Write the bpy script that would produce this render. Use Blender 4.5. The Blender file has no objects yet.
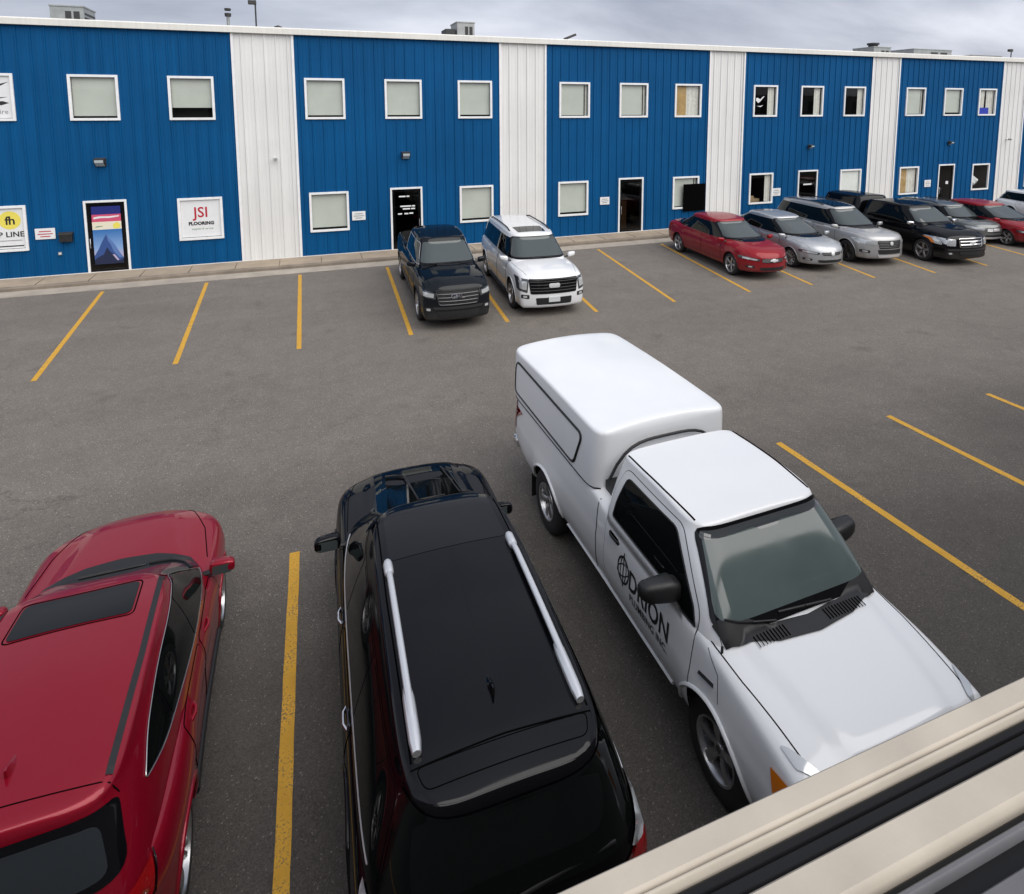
import bpy, bmesh, math, random
import numpy as np
from mathutils import Vector, Matrix
from mathutils.bvhtree import BVHTree
from mathutils.geometry import delaunay_2d_cdt
from mathutils.interpolate import poly_3d_calc

R = math.radians
random.seed(7)
sc = bpy.context.scene
COL = sc.collection

# ------------------------------------------------------------------ materials
def nodes(name):
    m = bpy.data.materials.new(name); m.use_nodes = True
    nt = m.node_tree
    return m, nt, nt.nodes['Principled BSDF']

def mat(name, col, rough=.5, metal=0., coat=0., coat_rough=.03, spec=.5, ior=1.5, var=0., vscale=4., bump=0., bscale=200., emit=None):
    m, nt, b = nodes(name)
    c = (*col, 1)
    b.inputs['Base Color'].default_value = c
    b.inputs['Roughness'].default_value = rough
    b.inputs['Metallic'].default_value = metal
    b.inputs['Coat Weight'].default_value = coat
    b.inputs['Coat Roughness'].default_value = coat_rough
    b.inputs['IOR'].default_value = ior; b.inputs['Specular IOR Level'].default_value = spec
    tc = nt.nodes.new('ShaderNodeTexCoord')
    if var:
        n = nt.nodes.new('ShaderNodeTexNoise'); n.inputs['Scale'].default_value = vscale; n.inputs['Detail'].default_value = 6
        nt.links.new(tc.outputs['Object'], n.inputs['Vector'])
        r = nt.nodes.new('ShaderNodeMapRange'); r.inputs['From Min'].default_value = .3; r.inputs['From Max'].default_value = .7
        r.inputs['To Min'].default_value = 1 - var; r.inputs['To Max'].default_value = 1 + var
        nt.links.new(n.outputs['Fac'], r.inputs['Value'])
        mx = nt.nodes.new('ShaderNodeVectorMath'); mx.operation = 'SCALE'
        mx.inputs[0].default_value = col
        nt.links.new(r.outputs['Result'], mx.inputs['Scale'])
        nt.links.new(mx.outputs['Vector'], b.inputs['Base Color'])
        r2 = nt.nodes.new('ShaderNodeMapRange'); r2.inputs['From Min'].default_value = .3; r2.inputs['From Max'].default_value = .7
        r2.inputs['To Min'].default_value = max(rough - .08, .02); r2.inputs['To Max'].default_value = min(rough + .08, 1)
        nt.links.new(n.outputs['Fac'], r2.inputs['Value']); nt.links.new(r2.outputs['Result'], b.inputs['Roughness'])
    if bump:
        n2 = nt.nodes.new('ShaderNodeTexNoise'); n2.inputs['Scale'].default_value = bscale; n2.inputs['Detail'].default_value = 4
        nt.links.new(tc.outputs['Object'], n2.inputs['Vector'])
        bp = nt.nodes.new('ShaderNodeBump'); bp.inputs['Strength'].default_value = bump; bp.inputs['Distance'].default_value = .01
        nt.links.new(n2.outputs['Fac'], bp.inputs['Height']); nt.links.new(bp.outputs['Normal'], b.inputs['Normal'])
    return m

def mat_asphalt():
    m, nt, b = nodes('asphalt')
    N = nt.nodes.new; Lk = nt.links.new
    tc = N('ShaderNodeTexCoord')
    def noise(scale, detail=5, rough=.6):
        n = N('ShaderNodeTexNoise'); n.inputs['Scale'].default_value = scale; n.inputs['Detail'].default_value = detail
        n.inputs['Roughness'].default_value = rough; Lk(tc.outputs['Object'], n.inputs['Vector']); return n
    big = noise(.22, 6, .65); med = noise(2.2, 6, .7)
    v = N('ShaderNodeTexVoronoi'); v.inputs['Scale'].default_value = 95; Lk(tc.outputs['Object'], v.inputs['Vector'])
    ramp = N('ShaderNodeValToRGB'); e = ramp.color_ramp.elements
    e[0].position = .30; e[0].color = (.139, .1225, .106, 1); e[1].position = .72; e[1].color = (.166, .147, .128, 1)
    Lk(big.outputs['Fac'], ramp.inputs['Fac'])
    r2 = N('ShaderNodeMapRange'); r2.inputs['From Min'].default_value = .3; r2.inputs['From Max'].default_value = .7
    r2.inputs['To Min'].default_value = .90; r2.inputs['To Max'].default_value = 1.09; Lk(med.outputs['Fac'], r2.inputs['Value'])
    sep = N('ShaderNodeSeparateColor'); Lk(v.outputs['Color'], sep.inputs['Color'])
    r3 = N('ShaderNodeMapRange'); r3.inputs['From Min'].default_value = .0; r3.inputs['From Max'].default_value = 1.
    r3.inputs['To Min'].default_value = .68; r3.inputs['To Max'].default_value = 1.34; Lk(sep.outputs['Red'], r3.inputs['Value'])
    # the odd pale stone
    gt = N('ShaderNodeMath'); gt.operation = 'GREATER_THAN'; gt.inputs[1].default_value = .985; Lk(sep.outputs['Green'], gt.inputs[0])
    ma = N('ShaderNodeMath'); ma.operation = 'MULTIPLY_ADD'; ma.inputs[1].default_value = 1.6; Lk(gt.outputs[0], ma.inputs[0]); Lk(r3.outputs['Result'], ma.inputs[2])
    mu = N('ShaderNodeMath'); mu.operation = 'MULTIPLY'; Lk(r2.outputs['Result'], mu.inputs[0]); Lk(ma.outputs[0], mu.inputs[1])
    # oil drips and tar spots
    st = noise(.9, 3, .5); rs = N('ShaderNodeMapRange'); rs.inputs['From Min'].default_value = .63; rs.inputs['From Max'].default_value = .76
    rs.inputs['To Min'].default_value = 1.; rs.inputs['To Max'].default_value = .74; Lk(st.outputs['Fac'], rs.inputs['Value'])
    mu2 = N('ShaderNodeMath'); mu2.operation = 'MULTIPLY'; Lk(mu.outputs[0], mu2.inputs[0]); Lk(rs.outputs['Result'], mu2.inputs[1])
    # office building's shade painted into the colour: stalls dark, paling towards the lane
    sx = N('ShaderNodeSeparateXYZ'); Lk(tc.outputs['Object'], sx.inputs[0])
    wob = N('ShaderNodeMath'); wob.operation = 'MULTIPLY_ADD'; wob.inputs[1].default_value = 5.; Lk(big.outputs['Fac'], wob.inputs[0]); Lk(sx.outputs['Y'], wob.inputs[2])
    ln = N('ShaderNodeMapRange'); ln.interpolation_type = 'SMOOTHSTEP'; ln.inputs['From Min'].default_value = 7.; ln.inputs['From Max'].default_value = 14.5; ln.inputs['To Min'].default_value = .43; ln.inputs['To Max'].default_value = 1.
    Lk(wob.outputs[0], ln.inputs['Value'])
    # hairline cracks
    dn = noise(.8, 6, .7); 
    ds = N('ShaderNodeVectorMath'); ds.operation = 'MULTIPLY_ADD'; ds.inputs[1].default_value = (2.2, 2.2, 0); Lk(dn.outputs['Color'], ds.inputs[0]); Lk(tc.outputs['Object'], ds.inputs[2])
    cv = N('ShaderNodeTexVoronoi'); cv.feature = 'DISTANCE_TO_EDGE'; cv.inputs['Scale'].default_value = .13; Lk(ds.outputs['Vector'], cv.inputs['Vector'])
    ck = N('ShaderNodeMapRange'); ck.inputs['From Min'].default_value = .0005; ck.inputs['From Max'].default_value = .0022; ck.inputs['To Min'].default_value = .72; ck.inputs['To Max'].default_value = 1.; Lk(cv.outputs['Distance'], ck.inputs['Value'])
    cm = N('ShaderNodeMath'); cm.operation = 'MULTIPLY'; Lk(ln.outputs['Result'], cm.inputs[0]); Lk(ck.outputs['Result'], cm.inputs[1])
    # faint wheel tracks along the lane
    tm = N('ShaderNodeMapping'); tm.inputs['Scale'].default_value = (.03, .75, 1); Lk(ds.outputs['Vector'], tm.inputs['Vector'])
    tn = N('ShaderNodeTexNoise'); tn.inputs['Scale'].default_value = 1; tn.inputs['Detail'].default_value = 3; Lk(tm.outputs['Vector'], tn.inputs['Vector'])
    tr = N('ShaderNodeMapRange'); tr.inputs['From Min'].default_value = .3; tr.inputs['From Max'].default_value = .7; tr.inputs['To Min'].default_value = .93; tr.inputs['To Max'].default_value = 1.06; Lk(tn.outputs['Fac'], tr.inputs['Value'])
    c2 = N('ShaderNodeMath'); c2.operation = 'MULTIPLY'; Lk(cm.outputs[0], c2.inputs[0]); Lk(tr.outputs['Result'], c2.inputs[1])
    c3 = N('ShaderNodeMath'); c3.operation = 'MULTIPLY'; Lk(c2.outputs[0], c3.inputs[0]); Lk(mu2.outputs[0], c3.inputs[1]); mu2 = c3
    sv = N('ShaderNodeVectorMath'); sv.operation = 'SCALE'; Lk(ramp.outputs['Color'], sv.inputs[0]); Lk(mu2.outputs[0], sv.inputs['Scale'])
    Lk(sv.outputs['Vector'], b.inputs['Base Color'])
    b.inputs['Roughness'].default_value = .82
    bp = N('ShaderNodeBump'); bp.inputs['Strength'].default_value = .5; bp.inputs['Distance'].default_value = .008
    Lk(v.outputs['Distance'], bp.inputs['Height']); Lk(bp.outputs['Normal'], b.inputs['Normal'])
    return m

def mat_line():
    m, nt, b = nodes('yellow_line_paint')
    N = nt.nodes.new; Lk = nt.links.new
    tc = N('ShaderNodeTexCoord')
    n = N('ShaderNodeTexNoise'); n.inputs['Scale'].default_value = 55; n.inputs['Detail'].default_value = 6; Lk(tc.outputs['Object'], n.inputs['Vector'])
    n2 = N('ShaderNodeTexNoise'); n2.inputs['Scale'].default_value = 3; n2.inputs['Detail'].default_value = 5; Lk(tc.outputs['Object'], n2.inputs['Vector'])
    ad = N('ShaderNodeMath'); ad.operation = 'MULTIPLY_ADD'; ad.inputs[1].default_value = .55; Lk(n2.outputs['Fac'], ad.inputs[0]); Lk(n.outputs['Fac'], ad.inputs[2])
    r = N('ShaderNodeMapRange'); r.inputs['From Min'].default_value = .81; r.inputs['From Max'].default_value = .99
    Lk(ad.outputs[0], r.inputs['Value'])
    mx = N('ShaderNodeMix'); mx.data_type = 'RGBA'
    mx.inputs[6].default_value = (.62, .335, .03, 1); mx.inputs[7].default_value = (.13, .10, .06, 1)
    Lk(r.outputs['Result'], mx.inputs[0])
    r4 = N('ShaderNodeMapRange'); r4.inputs['From Min'].default_value = .3; r4.inputs['From Max'].default_value = .7; r4.inputs['To Min'].default_value = .8; r4.inputs['To Max'].default_value = 1.1
    Lk(n2.outputs['Fac'], r4.inputs['Value'])
    sv = N('ShaderNodeVectorMath'); sv.operation = 'SCALE'; Lk(mx.outputs[2], sv.inputs[0]); Lk(r4.outputs['Result'], sv.inputs['Scale'])
    Lk(sv.outputs['Vector'], b.inputs['Base Color']); b.inputs['Roughness'].default_value = .75
    bp = N('ShaderNodeBump'); bp.inputs['Strength'].default_value = .4; bp.inputs['Distance'].default_value = .006
    Lk(n.outputs['Fac'], bp.inputs['Height']); Lk(bp.outputs['Normal'], b.inputs['Normal'])
    return m

def mat_concrete(name, c, var=.16):
    m, nt, b = nodes(name)
    N = nt.nodes.new; Lk = nt.links.new
    tc = N('ShaderNodeTexCoord')
    n = N('ShaderNodeTexNoise'); n.inputs['Scale'].default_value = 1.3; n.inputs['Detail'].default_value = 8; n.inputs['Roughness'].default_value = .68
    Lk(tc.outputs['Object'], n.inputs['Vector'])
    r = N('ShaderNodeMapRange'); r.inputs['From Min'].default_value = .28; r.inputs['From Max'].default_value = .72
    r.inputs['To Min'].default_value = 1 - var * 1.5; r.inputs['To Max'].default_value = 1 + var; Lk(n.outputs['Fac'], r.inputs['Value'])
    sv = N('ShaderNodeVectorMath'); sv.operation = 'SCALE'; sv.inputs[0].default_value = c; Lk(r.outputs['Result'], sv.inputs['Scale'])
    Lk(sv.outputs['Vector'], b.inputs['Base Color']); b.inputs['Roughness'].default_value = .9
    return m

def mat_cladding(name, c, rough=.45, streak=.12, spec=.3):
    """painted sheet metal with faint vertical rain streaks and chalking"""
    m, nt, b = nodes(name)
    N = nt.nodes.new; Lk = nt.links.new
    tc = N('ShaderNodeTexCoord')
    mp = N('ShaderNodeMapping'); mp.inputs['Scale'].default_value = (9, 1, .25); Lk(tc.outputs['Object'], mp.inputs['Vector'])
    n = N('ShaderNodeTexNoise'); n.inputs['Scale'].default_value = 1; n.inputs['Detail'].default_value = 5; Lk(mp.outputs['Vector'], n.inputs['Vector'])
    n2 = N('ShaderNodeTexNoise'); n2.inputs['Scale'].default_value = .35; n2.inputs['Detail'].default_value = 4; Lk(tc.outputs['Object'], n2.inputs['Vector'])
    ad = N('ShaderNodeMath'); ad.operation = 'ADD'; Lk(n.outputs['Fac'], ad.inputs[0]); Lk(n2.outputs['Fac'], ad.inputs[1])
    r = N('ShaderNodeMapRange'); r.inputs['From Min'].default_value = .7; r.inputs['From Max'].default_value = 1.3
    r.inputs['To Min'].default_value = 1 - streak; r.inputs['To Max'].default_value = 1 + streak; Lk(ad.outputs[0], r.inputs['Value'])
    sv = N('ShaderNodeVectorMath'); sv.operation = 'SCALE'; sv.inputs[0].default_value = c; Lk(r.outputs['Result'], sv.inputs['Scale'])
    Lk(sv.outputs['Vector'], b.inputs['Base Color']); b.inputs['Roughness'].default_value = rough; b.inputs['Specular IOR Level'].default_value = spec
    bn = N('ShaderNodeTexNoise'); bn.inputs['Scale'].default_value = 1.6; bn.inputs['Detail'].default_value = 3; Lk(tc.outputs['Object'], bn.inputs['Vector'])
    bp = N('ShaderNodeBump'); bp.inputs['Strength'].default_value = .35; bp.inputs['Distance'].default_value = .03; Lk(bn.outputs['Fac'], bp.inputs['Height']); Lk(bp.outputs['Normal'], b.inputs['Normal'])
    return m

def mat_paint(name, c, metal=0., rough=.35, coat=1., spec=.5, dust=.0):
    m, nt, b = nodes(name)
    N = nt.nodes.new; Lk = nt.links.new
    b.inputs['Base Color'].default_value = (*c, 1); b.inputs['Metallic'].default_value = metal
    b.inputs['Roughness'].default_value = rough; b.inputs['Specular IOR Level'].default_value = spec; b.inputs['Coat Weight'].default_value = coat; b.inputs['Coat Roughness'].default_value = .035
    tc = N('ShaderNodeTexCoord')
    # faint road film: more towards the sills, clumpy
    n = N('ShaderNodeTexNoise'); n.inputs['Scale'].default_value = 2.4; n.inputs['Detail'].default_value = 6; Lk(tc.outputs['Object'], n.inputs['Vector'])
    sx = N('ShaderNodeSeparateXYZ'); Lk(tc.outputs['Object'], sx.inputs['Vector'])
    mr = N('ShaderNodeMapRange'); mr.inputs['From Min'].default_value = .75; mr.inputs['From Max'].default_value = .25
    mr.inputs['To Min'].default_value = 0; mr.inputs['To Max'].default_value = .55; Lk(sx.outputs['Z'], mr.inputs['Value'])
    mu = N('ShaderNodeMath'); mu.operation = 'MULTIPLY'; Lk(mr.outputs['Result'], mu.inputs[0]); Lk(n.outputs['Fac'], mu.inputs[1])
    ad = N('ShaderNodeMath'); ad.operation = 'MULTIPLY_ADD'; ad.inputs[1].default_value = dust; Lk(n.outputs['Fac'], ad.inputs[0]); Lk(mu.outputs[0], ad.inputs[2])
    mx = N('ShaderNodeMix'); mx.data_type = 'RGBA'; mx.inputs[6].default_value = (*c, 1); mx.inputs[7].default_value = (.11, .10, .09, 1)
    Lk(ad.outputs[0], mx.inputs[0]); Lk(mx.outputs[2], b.inputs['Base Color'])
    r = N('ShaderNodeMapRange'); r.inputs['From Min'].default_value = .3; r.inputs['From Max'].default_value = .7; r.inputs['To Min'].default_value = .03; r.inputs['To Max'].default_value = .14
    Lk(n.outputs['Fac'], r.inputs['Value']); Lk(r.outputs['Result'], b.inputs['Coat Roughness'])
    return m

def mat_poster_sky():
    m, nt, b = nodes('poster_sky_print'); N = nt.nodes.new; Lk = nt.links.new
    tc = N('ShaderNodeTexCoord'); sx = N('ShaderNodeSeparateXYZ'); Lk(tc.outputs['Object'], sx.inputs[0])
    mr = N('ShaderNodeMapRange'); mr.inputs['From Min'].default_value = .45; mr.inputs['From Max'].default_value = 1.68; Lk(sx.outputs['Z'], mr.inputs['Value'])
    r = N('ShaderNodeValToRGB'); e = r.color_ramp.elements; e[0].position = .1; e[0].color = (.52, .40, .50, 1); e[1].position = 1; e[1].color = (.02, .13, .38, 1)
    q = e.new(.45); q.color = (.20, .34, .60, 1); Lk(mr.outputs['Result'], r.inputs['Fac']); Lk(r.outputs['Color'], b.inputs['Base Color']); b.inputs['Roughness'].default_value = .35
    return m

def mat_pane(name='window_glass', tint=(.95, .97, .96, 1)):
    """window glass: clear, with a mirror share growing towards grazing"""
    m, nt, b = nodes(name)
    N = nt.nodes.new; Lk = nt.links.new
    nt.nodes.remove(b)
    t = N('ShaderNodeBsdfTransparent'); t.inputs['Color'].default_value = tint
    g = N('ShaderNodeBsdfGlossy'); g.inputs['Roughness'].default_value = .03
    lw = N('ShaderNodeLayerWeight'); lw.inputs['Blend'].default_value = .5
    pw = N('ShaderNodeMath'); pw.operation = 'POWER'; pw.inputs[1].default_value = 3.2; Lk(lw.outputs['Facing'], pw.inputs[0])
    f = N('ShaderNodeMath'); f.operation = 'MULTIPLY_ADD'; f.inputs[1].default_value = .6; f.inputs[2].default_value = .035; Lk(pw.outputs[0], f.inputs[0])
    mx = N('ShaderNodeMixShader'); Lk(f.outputs[0], mx.inputs[0]); Lk(t.outputs[0], mx.inputs[1]); Lk(g.outputs[0], mx.inputs[2])
    Lk(mx.outputs[0], nt.nodes['Material Output'].inputs['Surface'])
    return m

M = dict(
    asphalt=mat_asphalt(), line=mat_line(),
    sidewalk=mat_concrete('sidewalk_concrete', (.34, .275, .205)), kerb=mat_concrete('kerb_concrete', (.21, .175, .14), .25), gutter=mat_concrete('gutter_concrete', (.36, .32, .27)),
    blue=mat_cladding('blue_cladding', (.0008, .068, .195), .6, .16, .12), white_clad=mat_cladding('white_cladding', (.665, .667, .655), .5, .08),
    fascia=mat_cladding('fascia_white', (.66, .65, .61), .5, .08), frame=mat('white_frame', (.74, .75, .76), .45, var=.05),
    roof=mat('roof_membrane', (.32, .32, .31), .8, var=.15), pane=mat_pane(), postersky=mat_poster_sky(), pane_dark=mat_pane('bronze_door_glass', (.30, .27, .25, 1)),
    blind=mat('roller_blind', (.50, .52, .475), .8, var=.05, vscale=1.5), blind_white=mat('white_film', (.74, .75, .73), .7, var=.04), curtain=mat('curtain_fabric', (.66, .64, .59), .85, var=.12, vscale=9),
    dark=mat('dark_interior', (.012, .012, .013), .8), room=mat('room_wall', (.05, .047, .043), .85), board=mat('tan_board', (.42, .27, .11), .7, var=.2), carton=mat('carton', (.30, .21, .12), .8),
    black=mat('black_plastic', (.012, .012, .013), .5, var=.12, vscale=8), blackgloss=mat('gloss_black', (.004, .004, .005), .08, spec=.3), rubber=mat('tyre_rubber', (.016, .016, .017), .75, var=.2, vscale=12, bump=.3, bscale=90),
    seam=mat('panel_gap', (.003, .003, .003), .9, spec=.0), chrome=mat('chrome', (.78, .78, .79), .12, 1.), alu=mat('wheel_alloy', (.50, .50, .51), .3, .9, var=.08), satin=mat('satin_silver', (.80, .81, .82), .38, .7), darkalloy=mat('dark_alloy', (.10, .10, .105), .35, .9),
    tint=mat('tinted_glass', (.004, .005, .005), .03, ior=1.5, spec=.28), screen=mat('windscreen_glass', (.050, .062, .063), .04, ior=1.6), screen_near=mat('green_windscreen', (.078, .101, .098), .05, ior=1.55, var=.12, vscale=1.3),
    rearglass=mat('smoked_rear_glass', (.022, .026, .030), .04), lens=mat('clear_lens', (.55, .57, .58), .08, .35, coat=1.), lensdark=mat('smoked_lens', (.05, .055, .06), .06, coat=1.), amber=mat('amber_lens', (.75, .20, .01), .15, coat=1.), redlens=mat('red_lens', (.30, .006, .008), .1, coat=1.),
    brake=mat('brake_disc', (.11, .10, .09), .5, .7), under=mat('underbody', (.008, .008, .008), .9),
    p_white=mat_paint('white_paint', (.80, .81, .82), rough=.4, dust=.04), p_black=mat_paint('black_paint', (.0025, .0025, .0035), rough=.3, spec=.0, coat=.6), p_red=mat_paint('red_metallic_paint', (.27, .004, .018), metal=.35, rough=.35, spec=.1, coat=.7),
    p_navy=mat_paint('midnight_blue_paint', (.004, .006, .009), rough=.3, spec=.0, coat=.6), p_red2=mat_paint('bright_red_paint', (.24, .004, .010), metal=.2, rough=.4, spec=.1, coat=.6), p_silver=mat_paint('silver_paint', (.42, .435, .45), metal=.55, rough=.42), p_grey=mat_paint('grey_paint', (.13, .14, .138), metal=.4, rough=.4), p_grey2=mat_paint('warm_silver_paint', (.40, .40, .40), metal=.5, rough=.42),
    p_gloss_white=mat_paint('pearl_white_paint', (.74, .75, .76), rough=.35),
    galv=mat('galvanised_sheet', (.30, .315, .31), .5, .4, var=.15, vscale=3), galvdark=mat('dark_grey_sheet', (.03, .032, .034), .7), lamp=mat('lamp_lens', (.35, .40, .42), .3), bronze=mat('dark_bronze', (.03, .028, .026), .5),  # galvdark: plain dark grey for louvres, hoods, kerbs, masts and small lamp housings
    sign=mat('sign_white', (.68, .69, .70), .55, var=.03), ink=mat('black_ink', (.012, .012, .014), .6), inkred=mat('red_ink', (.42, .012, .03), .6), inkgrey=mat('grey_ink', (.25, .25, .25), .6), inkgreen=mat('green_ink', (.10, .22, .12), .6), yellow=mat('yellow_ink', (.72, .62, .10), .6),
    navy=mat('navy_print', (.012, .02, .16), .4), pink=mat('pink_print', (.55, .08, .16), .4), cream=mat('cream_print', (.70, .66, .52), .4), sky1=mat('blue_print', (.035, .16, .42), .4), sky2=mat('pale_blue_print', (.17, .31, .55), .4), sky3=mat('lilac_print', (.42, .36, .52), .4), mt1=mat('mountain_blue', (.03, .075, .24), .4), mt2=mat('mountain_dark', (.012, .02, .06), .4), mt3=mat('mountain_light', (.09, .17, .40), .4),
    beige=mat('beige_vinyl', (.435, .39, .325), .6, var=.13, vscale=11, bump=.03, bscale=300), gasket=mat('rubber_gasket', (.006, .0065, .008), .5, spec=.25, var=.2, vscale=10), greyvinyl=mat('grey_track', (.11, .11, .118), .5, var=.12, vscale=20), office=mat('office_siding', (.30, .29, .27), .7, var=.1),
    bluebox=mat('blue_storage_box', (.015, .04, .42), .5), cap=mat('cap_white_gelcoat', (.80, .815, .83), .38, coat=.5, coat_rough=.12, var=.02, vscale=2), plate=mat('licence_plate', (.55, .57, .58), .4),
)

# ------------------------------------------------------------------ objects and mesh building
def tag(o, label=None, cat=None, group=None, kind=None):
    if label: o['label'] = label
    if cat: o['category'] = cat
    if group: o['group'] = group
    if kind: o['kind'] = kind
    return o

def empty(name, loc=(0, 0, 0), rz=0., label=None, cat=None, group=None):
    o = bpy.data.objects.new(name, None); COL.objects.link(o)
    o.location = loc; o.rotation_euler = (0, 0, rz); o.empty_display_size = .3
    return tag(o, label, cat, group)

def link(name, me, mats=None, parent=None, smooth=None):
    o = bpy.data.objects.new(name, me); COL.objects.link(o)
    if mats is not None:
        for m_ in (mats if isinstance(mats, (list, tuple)) else [mats]): me.materials.append(m_)
    if parent is not None: o.parent = parent
    if smooth is not None:
        me.shade_smooth()
        if smooth < 180: me.set_sharp_from_angle(angle=R(smooth))
    return o

class MB:
    def __init__(s): s.v = []; s.f = []; s.mi = []; s.cur = 0
    def add(s, vs, fs):
        o = len(s.v); s.v += [tuple(p) for p in vs]
        for f in fs: s.f.append([i + o for i in f]); s.mi.append(s.cur)
        return s
    def quad(s, a, b, c, d): return s.add([a, b, c, d], [(0, 1, 2, 3)])
    def box(s, x0, x1, y0, y1, z0, z1, bev=0.):
        bm = bmesh.new(); bmesh.ops.create_cube(bm, size=1)
        for v in bm.verts: v.co = Vector(((x0 + x1) / 2 + v.co.x * (x1 - x0), (y0 + y1) / 2 + v.co.y * (y1 - y0), (z0 + z1) / 2 + v.co.z * (z1 - z0)))
        if bev: bmesh.ops.bevel(bm, geom=list(bm.edges), offset=bev, segments=2, affect='EDGES', profile=.5)
        return s.bm(bm)
    def bm(s, bm, mtx=None):
        bm.verts.ensure_lookup_table(); bm.verts.index_update()
        s.add([(mtx @ v.co if mtx else v.co) for v in bm.verts], [[v.index for v in f.verts] for f in bm.faces]); bm.free(); return s
    def tube(s, pts, r, n=8, cap=True, closed=False, flat=1.):
        pts = [Vector(p) for p in pts]; rings = []; up = Vector((0, 0, 1)); prev = None
        k = len(pts)
        for i, p in enumerate(pts):
            a = pts[(i - 1) % k] if (i or closed) else p; b = pts[(i + 1) % k] if (i < k - 1 or closed) else p
            t = (b - a).normalized()
            if prev is None:
                ref = up if abs(t.dot(up)) < .9 else Vector((1, 0, 0)); nx = t.cross(ref).normalized()
            else: nx = (prev - t * prev.dot(t)).normalized()
            prev = nx; ny = t.cross(nx); rr = r[i] if isinstance(r, (list, tuple)) else r
            rings.append([p + nx * math.cos(2 * math.pi * j / n) * rr + ny * math.sin(2 * math.pi * j / n) * rr * flat for j in range(n)])
        fs = []
        for i in range(k if closed else k - 1):
            for j in range(n):
                i2 = (i + 1) % k; fs.append((i * n + j, i * n + (j + 1) % n, i2 * n + (j + 1) % n, i2 * n + j))
        if cap and not closed: fs.append(tuple(range(n))[::-1]); fs.append(tuple(range((k - 1) * n, k * n)))
        return s.add([p for q in rings for p in q], fs)
    def lathe(s, prof, n=32, axis='y', c=(0, 0, 0), closed=False):
        vs = []; fs = []; k = len(prof)
        for r, h in prof:
            for j in range(n):
                a = 2 * math.pi * j / n; p = (math.cos(a) * r, h, math.sin(a) * r) if axis == 'y' else ((h, math.cos(a) * r, math.sin(a) * r) if axis == 'x' else (math.cos(a) * r, math.sin(a) * r, h))
                vs.append((p[0] + c[0], p[1] + c[1], p[2] + c[2]))
        for i in range(k if closed else k - 1):
            for j in range(n):
                i2 = (i + 1) % k; fs.append((i * n + j, i * n + (j + 1) % n, i2 * n + (j + 1) % n, i2 * n + j))
        return s.add(vs, fs)
    def prism(s, poly, y0, y1, axis='y'):
        n = len(poly)
        f = (lambda a, b, h: (a, h, b)) if axis == 'y' else ((lambda a, b, h: (h, a, b)) if axis == 'x' else (lambda a, b, h: (a, b, h)))
        return s.add([f(a, b, y0) for a, b in poly] + [f(a, b, y1) for a, b in poly], [list(range(n)), list(range(n, 2 * n))[::-1]] + [(i, (i + 1) % n, n + (i + 1) % n, n + i) for i in range(n)])
    def mesh(s, name):
        me = bpy.data.meshes.new(name); me.from_pydata(s.v, [], s.f)
        if any(s.mi): me.polygons.foreach_set('material_index', s.mi)
        me.validate(); me.update()
        bm = bmesh.new(); bm.from_mesh(me); bmesh.ops.recalc_face_normals(bm, faces=bm.faces); bm.to_mesh(me); bm.free()
        return me
    def islands(s, name, mats, parent=None, smooth=None, kind=None):
        n = len(s.v); p = list(range(n))
        def find(a):
            while p[a] != a: p[a] = p[p[a]]; a = p[a]
            return a
        for f in s.f:
            r = find(f[0])
            for i in f[1:]: p[find(i)] = r
        g = {}
        for f in s.f: g.setdefault(find(f[0]), []).append(f)
        out = []
        for fs in g.values():
            ids = sorted({i for f in fs for i in f}); mp = {v: i for i, v in enumerate(ids)}
            m = MB(); m.add([s.v[i] for i in ids], [[mp[i] for i in f] for f in fs]); o = m.build(name, mats, parent, smooth); tag(o, kind=kind); out.append(o)
        return out
    def build(s, name, mats, parent=None, smooth=None): return link(name, s.mesh(name), mats, parent, smooth)

def copy_tree(o, parent=None):
    c = o.copy(); COL.objects.link(c)
    if parent is not None: c.parent = parent
    for ch in list(o.children): copy_tree(ch, c)
    return c

def text_geo(txt, size, bold=0., spacing=1., shear=0., align='CENTER'):
    cu = bpy.data.curves.new('lettering', 'FONT'); cu.body = txt; cu.size = size; cu.align_x = align; cu.offset = bold; cu.space_character = spacing; cu.shear = shear
    cu.resolution_u = 3
    o = bpy.data.objects.new('lettering', cu); COL.objects.link(o)
    bpy.context.view_layer.update()
    me = bpy.data.meshes.new_from_object(o.evaluated_get(bpy.context.evaluated_depsgraph_get()))
    vs = [(v.co.x, v.co.y) for v in me.vertices]; fs = [list(p.vertices) for p in me.polygons]
    bpy.data.objects.remove(o); bpy.data.meshes.remove(me); bpy.data.curves.remove(cu)
    return vs, fs

def rpoly(pts, r=.03, n=4):
    """polygon with rounded corners; r may be a list"""
    out = []; k = len(pts)
    for i, p in enumerate(pts):
        ri = r[i] if isinstance(r, (list, tuple)) else r
        p = Vector(p); a = Vector(pts[i - 1]) - p; b = Vector(pts[(i + 1) % k]) - p
        d = min(ri, a.length * .45, b.length * .45)
        if d < 1e-4: out.append(tuple(p)); continue
        p0 = p + a.normalized() * d; p2 = p + b.normalized() * d
        for j in range(n + 1):
            t = j / n; q = p0 * (1 - t) ** 2 + p * 2 * t * (1 - t) + p2 * t * t; out.append((q.x, q.y))
    return out

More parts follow.
